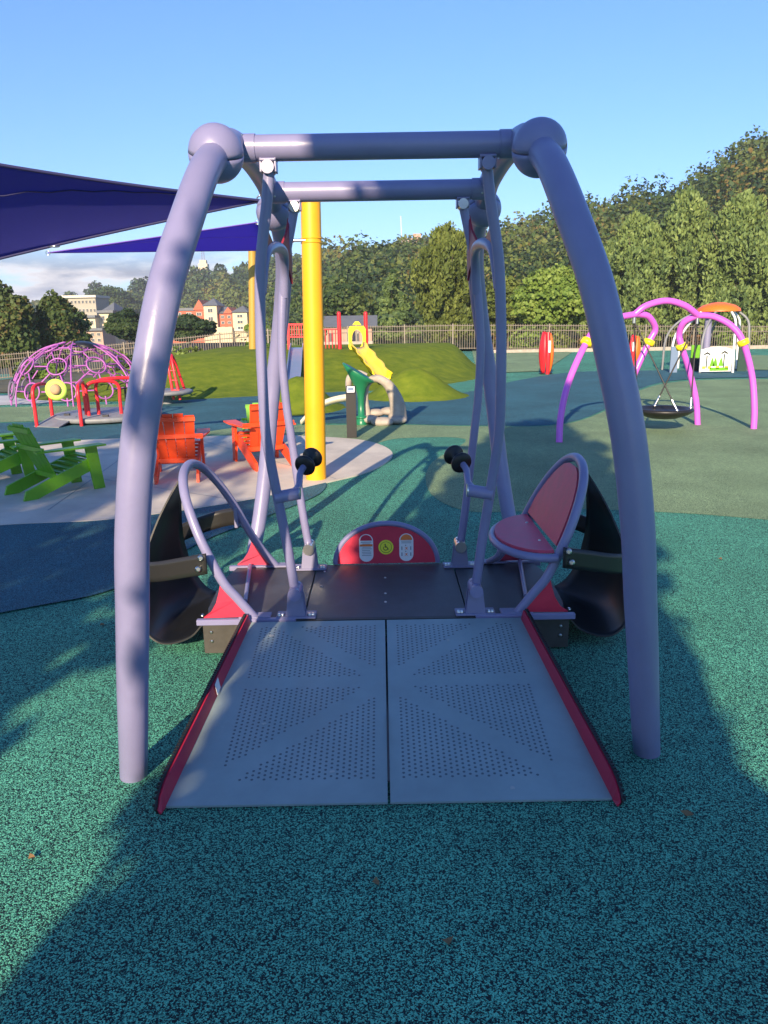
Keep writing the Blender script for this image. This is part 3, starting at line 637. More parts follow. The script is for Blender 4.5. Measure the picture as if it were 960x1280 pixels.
for sx in(-1,1):
    for nm,H_ in(('f',HF),('r',HR)):
        P=[(sx*x,y,z) for x,y,z in H_]
        o=MB().tube(P,.0235,18,6).build('hanger',M['purple'],sp)
        yb=P[-1][1]; 
        b=MB(); s2=-1 if nm=='f' else 1
        b.plate([(sx*.452-.05,yb+s2*.03,DZ),(sx*.452+.05,yb+s2*.03,DZ),(sx*.452+.036,yb+s2*.03,.33),(sx*.452+.02,yb+s2*.03,.365),(sx*.452-.02,yb+s2*.03,.365),(sx*.452-.036,yb+s2*.03,.33)],.012)
        b.plate([(sx*.452-.05,yb-s2*.03,DZ),(sx*.452+.05,yb-s2*.03,DZ),(sx*.452+.036,yb-s2*.03,.33),(sx*.452+.02,yb-s2*.03,.365),(sx*.452-.02,yb-s2*.03,.365),(sx*.452-.036,yb-s2*.03,.33)],.012)
        b.box((sx*.452,yb,DZ+.006),(.2,.09,.012),bev=.003)
        fb=b.build('foot_bracket',M['pad'],sp)
        MB().cyl((sx*.452,yb-.062,.335),(sx*.452,yb+.062,.335),.033,24).build('pivot_pin',M['purple'] if nm=='f' else M['steel'],fb)
        for dx in(-.085,-.068,.068,.085): MB().lathe([(.011,0),(.011,.006),(.007,.012)],(sx*.452+dx,yb-.02,DZ+.012),8).build('bolt',M['steel'],fb)
    # arch joining both hangers and wine red gussets
    AP=[(sx*.530,4.35,1.78),(sx*.518,4.31,1.91),(sx*.503,4.20,1.99),(sx*.498,4.0,2.005),(sx*.50,3.75,1.985),(sx*.508,3.54,1.93),(sx*.52,3.44,1.77)]
    MB().tube(AP,.026,16,6).build('arch_tube',M['purple'],sp)
    for P in([(4.37,2.19),(4.375,1.85),(4.34,1.90),(4.25,1.975),(4.12,2.01),(4.22,2.05),(4.31,2.11)],[(3.405,2.19),(3.41,1.80),(3.47,1.90),(3.58,1.97),(3.72,2.01),(3.57,2.04),(3.47,2.10)]):
        MB().plate([(sx*((.487+.16*(4.37-y)) if y>3.9 else .50+(2.0-z)*.12),y,z) for y,z in P],.012).build('gusset',M['wine'],sp)
    # push handle
    a=Vector((sx*.512,3.53,.835)); e=Vector((sx*.405,3.56,.85))
    h=MB().cyl(a+Vector((sx*.01,0,0)),e,.030,20).build('handle_sleeve',M['purple'],sp)
    MB().cyl(e,e-Vector((sx*.006,0,0)),.031,20).build('sleeve_cap',M['steel'],h)
    rod=MB().tube([e+Vector((sx*.035,0,0)),e+Vector((sx*.01,.08,.02)),Vector((sx*.415,3.74,.915)),Vector((sx*.385,3.83,.955))],.0165,14,6).build('handle_rod',M['purple'],h)
    d=Vector((-sx*.35,.85,.3)).normalized(); c=Vector((sx*.388,3.81,.948))
    b=MB(); b.lathe([(.02,-.035),(.052,-.032),(.056,-.022),(.053,-.012),(.026,-.008),(.024,.05),(.05,.056),(.055,.066),(.052,.076),(.02,.08)],c,24,axis=d); b.build('grip',M['grip'],rod)
    # leaning hoop
    HP=[(.662,3.6,.195),(.74,3.582,.31),(.80,3.572,.395),(.855,3.57,.515),(.915,3.585,.655),(.975,3.655,.80),(1.008,3.75,.882),(1.024,3.87,.918),(1.02,4.0,.922),(.99,4.13,.87),(.93,4.23,.755),(.865,4.295,.61),(.80,4.335,.45),(.725,4.385,.30),(.66,4.425,.195)]
    MB().tube([(sx*x,y,z) for x,y,z in HP],.0235,18,6).build('hoop',M['purple'],sp)
    for s0,yy in((-1,-.395),(1,.425)):
        MB().box((sx*.66,4+yy+.0,DZ+.008),(.16,.07,.012),bev=.003).build('hoop_foot',M['pad'],sp)
    # red corner gusset, concave outer side
    for yy,m_ in((3.575,'red'),(4.425,'seatred')):  # rear plates take the pinker red: sunlit tone put into the colour
        if yy<4: pp=[(.675,3.585,.215),(.74,3.575,.31),(.79,3.57,.38),(.815,3.568,.415),(.825,3.567,.36),(.845,3.567,.295),(.875,3.57,.245),(.915,3.575,.215)]
        else: pp=[(.675,4.425,.215),(.725,4.395,.30),(.775,4.365,.40),(.79,4.36,.43),(.80,4.37,.36),(.825,4.385,.30),(.86,4.40,.25),(.90,4.425,.215)]
        pp=[(sx*x,y,z) for x,y,z in pp]
        MB().plate(pp,.014).build('corner_gusset',M[m_],sp)
    # black curved guard
    prof=[(1.035,.90),(1.10,.80),(1.175,.66),(1.24,.50),(1.275,.36),(1.285,.23),(1.26,.12),(1.20,.058),(1.11,.05),(1.0,.085),(.93,.15)]
    wid=[.06,.11,.18,.25,.30,.34,.36,.37,.37,.37,.36]
    S=spline([(a,0,b_) for a,b_ in prof],4); Wd=np.interp(np.linspace(0,1,len(S)),np.linspace(0,1,len(wid)),wid)
    Gd=[]
    for i,p in enumerate(S):
        row=[]
        for j in range(15):
            y=(j/7-1)*Wd[i]; kk=1.25 if y>0 else .25; row.append((sx*(p.x-kk*y*y*min(1,max(0,(p.x-.95)*4))),3.97+y,p.z+.12*y*y))
        Gd.append(row)
    gdo=MB().sheet(Gd,.008).build('side_guard',M['black'],sp)
    for yy,zq in((-.30,.165),(-.22,.165),(.3,.165)): MB().lathe([(.012,0),(.012,.005),(.006,.009)],(sx*.965,3.97+yy,zq-.01),8).build('bolt',M['steel'],gdo)
    # strap
    sp_=spline([(.855,3.475,.53),(.98,3.515,.50),(1.15,3.59,.455),(1.30,3.74,.42),(1.355,3.97,.405),(1.30,4.18,.42),(1.15,4.33,.47),(.98,4.36,.52),(.865,4.315,.55)],5)
    Gd=[[(sx*p.x,p.y,p.z-.052+.104*j/4) for j in range(5)] for p in sp_]
    st=MB().sheet(Gd,.007).build('strap',M['strap'],sp)
    for zq in(.56,.505): MB().lathe([(.016,0),(.016,.006),(.009,.012)],(sx*(.86+(.56-zq)*.3+.02),3.475,zq),10,axis=(-sx*.2,-1,.1)).build('bolt',M['steel'],st)
    MB().box((sx*.86,4.285,.55),(.02,.05,.12),bev=.004).build('strap_clamp',M['pad'],sp)
    MB().cyl((sx*.745,3.80,.214),(sx*.815,4.38,.224),.012,10).build('brace_rod',M['purple'],sp)
sx=1
# flip seat on the right only
fr=[(.53,.850,3.60),(.655,.903,3.615),(.76,.950,3.665),(.83,.980,3.725),(.875,.998,3.79),(.893,1.006,3.86)]
bk=[(.53,.840,4.285),(.655,.885,4.245),(.76,.935,4.185),(.83,.968,4.12),(.875,.99,4.05),(.893,1.003,3.98)]
Gd=[]
for u in np.linspace(0,1,14):
    z=.55+(.893-.55)*(1-(1-u)**1.6); A=(float(np.interp(z,[q[0] for q in fr],[q[1] for q in fr])),float(np.interp(z,[q[0] for q in fr],[q[2] for q in fr]))); B_=(float(np.interp(z,[q[0] for q in bk],[q[1] for q in bk])),float(np.interp(z,[q[0] for q in bk],[q[2] for q in bk])))
    Gd.append([(A[0]+(B_[0]-A[0])*k/6-.006,A[1]+(B_[1]-A[1])*k/6,z) for k in range(7)])
MB().sheet(Gd,.014,False).build('backrest',M['seatred'],sp)
hz=.54; hxx=.848
se=[]; 
for k in range(25):
    a=math.pi*k/24; se.append((hxx-.015-.235*math.sin(a),3.93-.36*math.cos(a),hz-.01-.012*math.sin(a)))
o=MB().plate(se,.016).build('seat',M['seatred'],sp)
rim=[(hxx-.0-.262*math.sin(math.pi*k/24),3.93-.385*math.cos(math.pi*k/24),hz-.035-.012*math.sin(math.pi*k/24)) for k in range(25)]
MB().tube(rim,.021,14,0).build('seat_rim',M['purple'],o)
MB().tube([(hxx-.16,4.2,hz-.05),(hxx-.2,4.1,.36),(.63,4.41,.21)],.018,10,5).build('seat_strut',M['purple'],sp)
for yy in(-.2,.15): MB().lathe([(.009,0),(.009,.003),(.003,.006)],(hxx-.05,3.95+yy,hz-.004),8).build('screw',M['steel'],o)
# half round red end panel with stickers
ec=(0.01,4.44,.205); ER=.30
P=[(ec[0]+ER*math.cos(math.pi*k/28)*1.0,ec[1],ec[2]+.235*math.sin(math.pi*k/28)) for k in range(29)]
ep=MB().plate(P,.016).build('end_panel',M['red'],sp)
MB().tube([(ec[0]+(ER+.012)*math.cos(math.pi*k/28),ec[1],ec[2]-.0+.25*math.sin(math.pi*k/28)) for k in range(29)],.0165,12,0).build('end_rim',M['purple'],ep)
def capsule(cx,cz,w,h,y,n=10):
    r=w/2; P=[(cx+r*math.cos(a),y,cz+h/2-r+r*math.sin(a)) for a in [math.pi*k/n for k in range(n+1)]]
    P+=[(cx+r*math.cos(a),y,cz-h/2+r+r*math.sin(a)) for a in [math.pi+math.pi*k/n for k in range(n+1)]]; return P
yf=ec[1]-.0095
for cx,kind in((-.112,0),(.132,1)):
    s=MB().plate(capsule(cx,.305,.086,.176,yf-.0005),.001).build('warning_sticker',M['white'],ep)
    r=.036; cap_=[(cx+r*math.cos(math.pi*k/10),yf-.002,.305+.088-.043+.002+r*math.sin(math.pi*k/10)) for k in range(11)]
    MB().plate(cap_,.001).build('sticker_header',M['red'] if kind==0 else M['orange_l'],s)
    b=MB()
    if kind==0:
        MB().box((cx,yf-.002,.322),(.078,.001,.013)).build('sticker_band',M['orange_l'],s)
        for k in range(9):
            z=.342-k*.0105
            if abs(z-.322)<.009: continue
            b.box((cx+rnd.uniform(-.003,.003),yf-.002,z),(.062-rnd.random()*.014,.001,.003))
        b.build('sticker_text',M['grey_ink'],s)
    else:
        for k in range(3): b.box((cx,yf-.002,.345-k*.006),(.06,.001,.0022))
        for zz_ in(.300,.262):
            for dx in(-.027,.027): b.box((cx+dx,yf-.002,zz_),(.006,.001,.022))
            b.plate([(cx-.004+.004*math.cos(k),yf-.002,zz_+.018+.004*math.sin(k)) for k in np.linspace(0,6,8)],.001)
        b.build('sticker_text',M['grey_ink'],s)
        b=MB()
        for zz_ in(.298,.260):
            b.plate([(cx-.012,yf-.0025,zz_-.01),(cx-.002,yf-.0025,zz_+.002),(cx-.012,yf-.0025,zz_+.012),(cx,yf-.0025,zz_+.006),(cx+.012,yf-.0025,zz_+.012),(cx+.002,yf-.0025,zz_+.002),(cx+.012,yf-.0025,zz_-.01),(cx,yf-.0025,zz_-.003)],.001)
        b.build('sticker_figure',M['orange_l'],s)
c0=(.008,.308); circ=lambda r,y:[(c0[0]+r*math.cos(2*math.pi*k/28),y,c0[1]+r*math.sin(2*math.pi*k/28)) for k in range(28)]
s=MB().plate(circ(.046,yf-.0005),.001).build('access_sticker',M['yellow_l'],ep)
MB().torus((c0[0],yf-.0015,c0[1]),.0345,.0012,axis=(0,1,0),m=5).build('sticker_ring',M['ink'],s)
b=MB(); yv=yf-.0022
b.plate([(c0[0]-.004+.0038*math.cos(a),yv,c0[1]+.0185+.0038*math.sin(a)) for a in np.linspace(0,6,9)],.001)
b.tube([(c0[0]-.004,yv,c0[1]+.013),(c0[0]-.003,yv,c0[1]),(c0[0]+.008,yv,c0[1]-.001),(c0[0]+.014,yv,c0[1]-.014)],.0022,6,0)
b.tube([(c0[0]-.003,yv,c0[1]+.007),(c0[0]+.007,yv,c0[1]+.006)],.0018,6,0)
b.tube([(c0[0]-.002+.0125*math.cos(a),yv,c0[1]-.006+.0125*math.sin(a)) for a in np.linspace(2.2,6.1,14)],.0019,6,0)
b.build('wheelchair_symbol',M['ink'],s)
for kk in range(12):
    pass
# ---------------------------------------------------------------- access ramp
rp=thing('access_ramp','wide blue grey perforated metal ramp with red side curbs leading up to the swing platform','ramp',(0,2.33,0))
RY0,RY1,RZ0,RZ1=2.33,3.548,.012,.196
for sx in(-1,1):
    x0,x1=sx*.0045,sx*.785; x1t=sx*.672
    v=[(x0,RY0,RZ0),(x1,RY0,RZ0),(x1t,RY1,RZ1),(x0,RY1,RZ1)]; v+=[(a,b_,c-.02*(0 if i in(0,1) else 1)-.008) for i,(a,b_,c) in enumerate(v)]
    f=[(0,1,2,3),(7,6,5,4),(0,4,5,1),(1,5,6,2),(2,6,7,3),(3,7,4,0)]
    if sx<0: f=[q[::-1] for q in f]
    MB().add(v,f).build('ramp_panel',M['ramp'],rp)
    # curb: leaning red strip with a black toothed rubber edge
    n=40; A=[];Bk=[]
    for k in range(n+1):
        u=k/n; y=RY0-.035+(RY1-RY0+.025)*u; xb=.787+(.674-.787)*u; z0=RZ0+(RZ1-RZ0)*max(0,u-.015)
        hh=.062*min(1,math.sqrt(max(0.02,1-(1-min(1,u/.10))**2))) ; hh=hh*(1-.25*u)
        A.append([(sx*(xb+.002),y,z0-.006),(sx*(xb+.014),y,z0+hh)]); Bk.append((xb,y,z0,hh))
    o=MB().sheet(A,.010,False).build('side_curb',M['curb'],rp); 
    # lower dark tone of curb is the same plastic
    b=MB(); b.sheet([[(sx*(xb+.011),y,z0-.006),(sx*(xb+.024),y,z0+hh+.003)] for xb,y,z0,hh in Bk],.006)
    P=[Vector((sx*(xb+.021),y,z0+hh+.004)) for xb,y,z0,hh in Bk]
    b.tube(P,.0045,6,0)
    for i in range(1,len(P)):
        for k in range(2):
            p=P[i-1].lerp(P[i],k/2+.25); b.box(p+Vector((sx*.005,0,.002)),(.011,.009,.007))
    b.build('edge_trim',M['grip'],o)
MB().box((0,2.94,.085),(.008,1.19,.004)).build('centre_gap',M['ink'],rp)
k=.53; px0=-(.787-.113*k); pyy=RY0+k*(RY1-RY0); pzz=RZ0+(RZ1-RZ0)*k
MB().plate([(px0+.006,pyy-.03,pzz+.004),(px0+.006,pyy+.03,pzz+.010),(px0-.003,pyy+.035,pzz+.055),(px0-.003,pyy-.025,pzz+.050)],.002).build('tag_sticker',M['white'],rp)
b=MB(); b.box((0,3.5,.06),(1.2,.05,.10)); b.build('ramp_support',M['block'],rp)
M['scuff']=mat('pale_scuff',(.42,.43,.40),.8); q_=random.Random(5)
for px,py in ((339,795),(560,800),(720,905),(330,905),(415,965),(640,985)):
    r_=ray(px,py); k_=(RZ0+.1-CH)/r_.z
    for _ in range(12): k_=(RZ0+(RZ1-RZ0)*(r_.y*k_-RY0)/(RY1-RY0)-CH)/r_.z
    x_,y_=r_.x*k_,r_.y*k_; z_=RZ0+(RZ1-RZ0)*(y_-RY0)/(RY1-RY0)+.0015; s_=.006+.006*q_.random(); b=MB()
    b.plate([(x_+s_*math.cos(a)*(.6+q_.random()),y_+s_*math.sin(a)*(.6+q_.random()),z_+.148*s_*math.sin(a)) for a in np.linspace(0,5.5,8)],.001).build('bird_mark',M['scuff'],rp)
# ---------------------------------------------------------------- posts and sails
t=thing('sail_post','thick bright yellow post standing on the concrete patio','post',(-.73,7.97,0))
MB().tube([(-.72,7.97,0),(-.69,7.97,1.4),(-.665,7.97,2.86)],[.108,.104,.098],28,4).build('pole',M['yellow'],t)
MB().lathe([(.0,0),(.098,0),(.09,.02),(.03,.03)],(-.665,7.97,2.855),24).build('cap',M['yellow'],t)
for z in(2.40,2.44): MB().torus((-.673,7.97,z),.102,.006,m=6).build('ring_clamp',M['yellow'],t)
MB().cyl((-.68,7.9,2.42),(-.86,7.9,2.42),.015,8).lathe([(.03,-.02),(.03,.02)],(-.87,7.9,2.42),10).build('eye_bracket',M['steel'],t)
t=thing('sail_post','dull ochre post far behind the swing, at the tip of the violet sail','post',(-4.0,24,0))
MB().cyl((-4.0,24,0),gy(315,286,24),.12,16).build('pole',M['dullyellow'],t)
def sail(name,label,A,Bq,Cq,m,sag,hem,cv=.16):
    A,Bq,Cq=map(Vector,(A,Bq,Cq)); n=18; Gd=[]
    cen=(A+Bq+Cq)/3
    for i in range(n+1):
        u=i/n; row=[]
        for j in range(n+1):
            v=j/n; a,b_,c=(1-u),u*(1-v),u*v
            p=A*a+Bq*b_+Cq*c
            e=27*a*b_*c; pull=(a*b_+b_*c+c*a)-3*a*b_*c
            p=p+(cen-p)*cv*(a*b_*4*(1-c)**2*.5+b_*c*4*(1-a)**2*.5+a*c*4*(1-b_)**2*.5); p.z-=sag*e
            row.append(p)
        Gd.append(row)
    t=thing(name,label,'shade sail',A)
    MB().sheet(Gd,.006).build('cloth',m,t)
    MB().tube([r[0] for r in Gd],.014,6,0).tube([r[-1] for r in Gd],.014,6,0).tube(Gd[-1],.014,6,0).build('hem',hem,t)
    MB().tube([Gd[i][int(9*(i/n))]-Vector((0,0,.01)) for i in range(2,n+1)],.006,5,0).build('seam',hem,t)
    for r in(Gd[0][0],Gd[-1][0],Gd[-1][-1]): MB().torus(r,.05,.008,axis=(0,1,.2),n=14,m=6).build('corner_ring',M['steel'],t)
    return t
M['hem']=mat('sail_hem',(.02,.02,.09),.7); M['hem2']=mat('violet_hem',(.2,.09,.5),.7)
t=sail('shade_sail','large navy blue shade sail overhead on the left, nearer than the violet one',gy(327,251,7.8),gy(-190,172,6.2),gy(-170,366,7.6),M['sail'],-.05,M['hem'])
MB().tube([gy(327,251,7.8),(-.69,7.93,2.80)],.008,6,0).build('cable',M['steel'],t)
MB().ball(gy(68,308,7.62),.035,10,sc=(1.6,1,.35)).build('cloth_fitting',M['steel'],t)
t=sail('shade_sail','violet shade sail behind the navy one, stretched between far posts',gy(60,316,19),gy(321,278,22),gy(338,313,23.8),M['sail2'],0,M['hem2'],.02)
# ---------------------------------------------------------------- adirondack chairs
def adirondack(label,m,loc,rz,sc=.8,group='adirondack chairs on the patio'):
    t=thing('adirondack_chair',label,'chair',(0,0,0),0,group)   # faces -y
    th=.022
    for sx in(-1,1):
        # long sloped stringer (seat side rail + rear foot)
        MB().plate([(sx*.27,-.40,.27),(sx*.27,-.40,.40),(sx*.27,-.30,.40),(sx*.27,.53,.11),(sx*.27,.57,.0),(sx*.27,.40,.0)],.036).build('rear_leg',m,t)
        MB().plate([(sx*.306,-.46,0),(sx*.306,-.32,0),(sx*.306,-.25,.55),(sx*.306,-.40,.55)],.034).build('front_leg',m,t)
        MB().plate([(sx*.24,-.48,.565),(sx*.42,-.48,.565),(sx*.43,-.2,.565),(sx*.36,.38,.565),(sx*.27,.38,.565)],th).build('armrest',m,t)
    sl=MB()
    for k in range(6):
        y=-.36+k*.095; z=.405-.0375*k*1.0+.0; sl.box((0,y,z-.0),(.56,.0925,.026),M=Matrix.Identity(4))
    sl.build('seat',m,t)
    b=MB(); tilt=R_(24)
    for k in range(4):
        x=(k-1.5)*.132; w0=.125; hh=.74+.035*(1-((k-1.5)/1.5)**2)
        p0=Vector((0,.10,.19)); d=Vector((0,math.sin(tilt),math.cos(tilt)))
        q=[p0+Vector((x*.86-w0*.43,0,0)),p0+Vector((x*.86+w0*.43,0,0)),p0+d*hh+Vector((x*1.05+w0*.52,0,0)),p0+d*hh+Vector((x*1.05-w0*.52,0,0))]
        b.plate(q,.02)
    b.build('backrest',m,t)
    for s,wd in((.06,.52),(.44,.72),(.70,.56)):
        p=Vector((0,.10,.19))+Vector((0,math.sin(tilt),math.cos(tilt)))*s+Vector((0,.022,-.008)); MB().box(p,(wd,.028,.055)).build('back_rail',m,t)
    t.location=loc; t.rotation_euler=(0,0,rz); t.scale=(sc,sc,sc); return t
adirondack('lime green adirondack chair facing right on the patio, nearer of the two at the left',M['lime'],(-3.315,7.6,.016),R_(138))
adirondack('lime green adirondack chair cut by the left edge, behind the other green one',M['lime'],(-4.25,8.15,.016),R_(132))
adirondack('orange adirondack chair seen from behind, partly hidden by the left frame leg',M['orange'],(-2.25,8.28,.016),R_(190))
adirondack('orange adirondack chair seen from behind between the hanger tubes and yellow post',M['orange'],(-1.42,8.95,.016),R_(206),.85)
adirondack('lime green adirondack chair hidden behind the second orange one, only its top showing',M['lime'],(-1.60,9.9,.016),R_(8),.66)
# ---------------------------------------------------------------- bollard sign, rock play feature
p=gz(440,547); t=thing('sign_bollard','short black bollard with a slanted pale label on top, at the patio edge','bollard',(p.x,p.y,0))
MB().add([(p.x-.07,p.y-.05,0),(p.x+.07,p.y-.05,0),(p.x+.07,p.y+.06,0),(p.x-.07,p.y+.06,0),(p.x-.07,p.y-.05,.64),(p.x+.07,p.y-.05,.64),(p.x+.07,p.y+.06,.74),(p.x-.07,p.y+.06,.74)],[(3,2,1,0),(4,5,6,7),(0,1,5,4),(1,2,6,5),(2,3,7,6),(3,0,4,7)]).build('body',M['grip'],t)
s=MB().plate([(p.x-.055,p.y-.04,.653),(p.x+.055,p.y-.04,.653),(p.x+.055,p.y+.045,.73),(p.x-.055,p.y+.045,.73)],.004).build('label_plate',M['white'],t)
MB().plate([(p.x-.04,p.y-.01,.684),(p.x+.04,p.y-.01,.684),(p.x+.04,p.y+.02,.711),(p.x-.04,p.y+.02,.711)],.003).build('label_picture',M['bluemetal'],s)
t=thing('play_rock_arch','moulded grey rock arch with stepping stones and a small cream slide','climber',(.0,12.5,0))
def arc_px(L_,Y): return [gy(x,y,Y) for x,y in L_]
MB().tube(arc_px([(459,520),(456,500),(458,482),(468,473),(482,478),(492,492),(497,508),(497,524)],12.5),[.07,.06,.055,.06,.075,.1,.13,.16],14,5).build('arch',M['rock'],t)
MB().tube(arc_px([(441,503),(436,488),(437,472),(447,466),(458,470)],12.9),[.05,.05,.055,.05,.05],10,5).build('arch',M['rock'],t)
rq=random.Random(3)
for (x,y,r,Y) in((462,524,.17,12.4),(478,528,.19,12.25),(496,525,.17,12.35),(470,516,.16,12.6),(487,514,.17,12.6),(452,528,.12,12.4),(500,519,.1,12.55)):
    p=gy(x,y,Y); b=MB(); b.ball((p.x,p.y,max(.05,p.z)),r,14,sc=(1,.9,.42)); b.build('stepping_rock',M['rock'],t)
b=MB(); pts=arc_px([(437,500),(420,503),(405,508),(390,518),(377,531)],12.55); pts=spline(pts,4); Gd=[]
for i,p in enumerate(pts):
    d=(pts[min(i+1,len(pts)-1)]-pts[max(i-1,0)]).normalized(); sd_=Vector((0,1,0)); 
    Gd.append([p+sd_*(.16*math.cos(a))+Vector((0,0,.085*(1-math.sin(a)) )) for a in np.linspace(0,math.pi,9)])
MB().sheet(Gd,.03).build('small_slide',M['cream'],t)
t=thing('play_trumpet','green trumpet shaped play flower with a tilted rim beside the rock arch','play feature',(gz(452,531).x,12.35,0))
cx=gz(452,531).x; 
prof=[(.09,0),(.09,.09),(.07,.1),(.1,.11),(.1,.13),(.055,.15),(.05,.35),(.065,.50),(.10,.60),(.17,.72),(.235,.80),(.22,.82),(.10,.78),(.03,.72)]
v=[];n=22
for r,z in prof:
    for k in range(n):
        a=2*math.pi*k/n; s=ss(.5,.84,z); x=r*math.cos(a)*(1+.1*s); y=r*math.sin(a)
        v.append((cx+x-.03*s,12.35+y,z-x*.62*s+.03*s))
f=[(i*n+k,i*n+(k+1)%n,(i+1)*n+(k+1)%n,(i+1)*n+k) for i in range(len(prof)-1) for k in range(n)]+[tuple(range((len(prof)-1)*n,len(prof)*n))]
MB().add(v,f,True).build('trumpet',M['green'],t)
# ---------------------------------------------------------------- slides on the bank
t=thing('yellow_slide','wavy yellow slide between two red posts running down the turf bank','slide',(-.78,23,.8))
for px in(425,458):
    a=gy(px,440,23); c=gy(px,392,23); MB().cyl((a.x,23,a.z-.3),(a.x,23,c.z),.06,12).ball((a.x,23,c.z),.062,12).build('post',M['redp'],t)
a=gy(436,437,22.9); c=gy(457,406,22.9); xm=(a.x+c.x)/2; hw=(c.x-a.x)/2
out_=[(xm-hw,a.z),(xm-hw,c.z-.12),(xm-hw*.55,c.z-.05),(xm-hw*.3,c.z+.05),(xm,c.z+.08),(xm+hw*.3,c.z+.05),(xm+hw*.55,c.z-.05),(xm+hw,c.z-.12),(xm+hw,a.z)]
zc=(a.z+c.z)/2-.03; b=MB(); n=24
def ob(ang):
    x,z=math.cos(ang),math.sin(ang); best=None
    k=max(abs(x)/hw,abs(z)/((c.z-a.z)/2)); return (xm+x/k,zc+z/k)
O=[(ob(2*math.pi*k/n)) for k in range(n)]; I=[(xm+hw*.62*math.cos(2*math.pi*k/n),zc-.02+.27*math.sin(2*math.pi*k/n)) for k in range(n)]
for k in range(n):
    q=[O[k],O[(k+1)%n],I[(k+1)%n],I[k]]; b.plate([(x,22.9,z) for x,z in q],.08)
b.plate([(xm-hw*.5,22.9,c.z),(xm+hw*.5,22.9,c.z),(xm+hw*.2,22.9,c.z+.1),(xm-hw*.2,22.9,c.z+.1)],.08)
b.build('entry_hoop',M['slide'],t)
Gd=[]
for i in range(13):
    u=i/12; p=Vector((-.70,22.75,.88)).lerp(Vector((.02,18.9,.22)),u); p.z=max(p.z,turf_h(p.x,p.y)+.06)+.0; wv=.22+.03*math.sin(u*20)
    Gd.append([(p.x+wv*dx,p.y,p.z+dz) for dx,dz in((-1,.16),(-.85,.15),(-.75,.02),(-.3,-.02),(.3,-.02),(.75,.02),(.85,.15),(1,.16))])
MB().sheet(Gd,.03).build('slide_bed',M['slide'],t)
for sx_ in(-1,1):
    x0=-1.18 if sx_<0 else -.38; b=MB()
    for k in range(6): b.cyl((x0+sx_*(.06+k*.1),23.05,.85),(x0+sx_*(.06+k*.1),23.05,1.4),.014,6)
    b.cyl((x0,23.05,1.4),(x0+sx_*.6,23.05,1.4),.018,6); 
    if sx_<0: b.build('guard_rail',M['redp'],t)
t=thing('metal_slide','steep blue grey slide with a red gate at its top, left of the yellow post','slide',(gy(371,438,23).x,23,.8))
x0,x1=gy(361,440,23).x,gy(382,440,23).x; b=MB()
for x in(x0,x1): b.box((x,23.1,1.15),(.07,.07,.85))
b.box(((x0+x1)/2,23.1,1.56),(x1-x0,.06,.05)); b.box(((x0+x1)/2,23.1,1.2),(x1-x0,.04,.04))
for k in range(7): b.box((x0+(x1-x0)*(k+.5)/7,23.1,1.38),(.025,.025,.33))
b.build('gate',M['redp'],t)
Gd=[]
for i in range(9):
    u=i/8; p=Vector(((x0+x1)/2+.02,22.9,.86)).lerp(Vector((gy(366,474,18.6).x,18.6,.2)),u); p.z=max(p.z,turf_h(p.x,p.y)+.05)
    Gd.append([(p.x+dx*.19,p.y,p.z+dz) for dx,dz in((-1,.13),(-.92,.13),(-.88,.0),(.88,.0),(.92,.13),(1,.13))])
MB().sheet(Gd,.02,False).build('slide_bed',M['bluemetal'],t)
# ---------------------------------------------------------------- wheelchair spinner, left
t=thing('wheelchair_spinner','low grey turning platform with red arched rails in front of the purple dome','spinner',(-5.15,13.7,0))
MB().lathe([(.92,.03),(.95,.05),(.95,.10),(.92,.115),(.02,.12)],(-4.95,13.75,0),36).build('platform',M['grey'],t)
MB().plate([(-5.85,12.75,.01),(-5.35,12.55,.01),(-5.25,13.1,.12),(-5.75,13.3,.12)],.02).build('platform_ramp',M['grey'],t)
def U(a,b_,h,name='rail',r=.03,lean=0):
    a=Vector(a); b_=Vector(b_); up=Vector((0,0,h)); d=(b_-a); k=min(.12,d.length*.35); dn=d.normalized()*k
    MB().tube([a,a+up*.5,a+up*.85,a+up+dn,b_+up-dn,b_+up*.85,b_+up*.5,b_],r,10,4).build(name,M['redp'],t)
U((-5.80,12.75,0),(-5.78,13.35,0),.68); U((-5.05,12.75,.0),(-5.2,13.4,.05),.66); U((-5.1,13.25,.05),(-4.62,13.5,.05),.64); U((-5.0,13.45,.06),(-4.35,13.75,.06),.66)
MB().torus((-4.75,14.2,.55),.12,.012,axis=(0,-.4,1)).cyl((-4.75,14.2,.1),(-4.75,14.2,.54),.02,8).build('hand_wheel',M['grip'],t)
for k in range(5):
    a=k*1.25; MB().box((-4.95+.7*math.cos(a),13.75+.7*math.sin(a),.135),(.1,.05,.03)).build('foot_block',M['ink'],t)
hc=gy(70,487,12.55); t=thing('sun_hat','wide brimmed lime green hat with a tan crown, hung on the red spinner rail','hat',hc)
ax=Vector((.1,-1,.12)); 
MB().lathe([(.17,0),(.172,.006),(.09,.018),(.085,.012)],hc,30,axis=ax).build('brim',M['limehat'],t)
MB().lathe([(.095,.012),(.088,.05),(.075,.085),(.04,.098),(.01,.095)],hc,24,axis=ax).build('hat_crown',M['tan'],t)
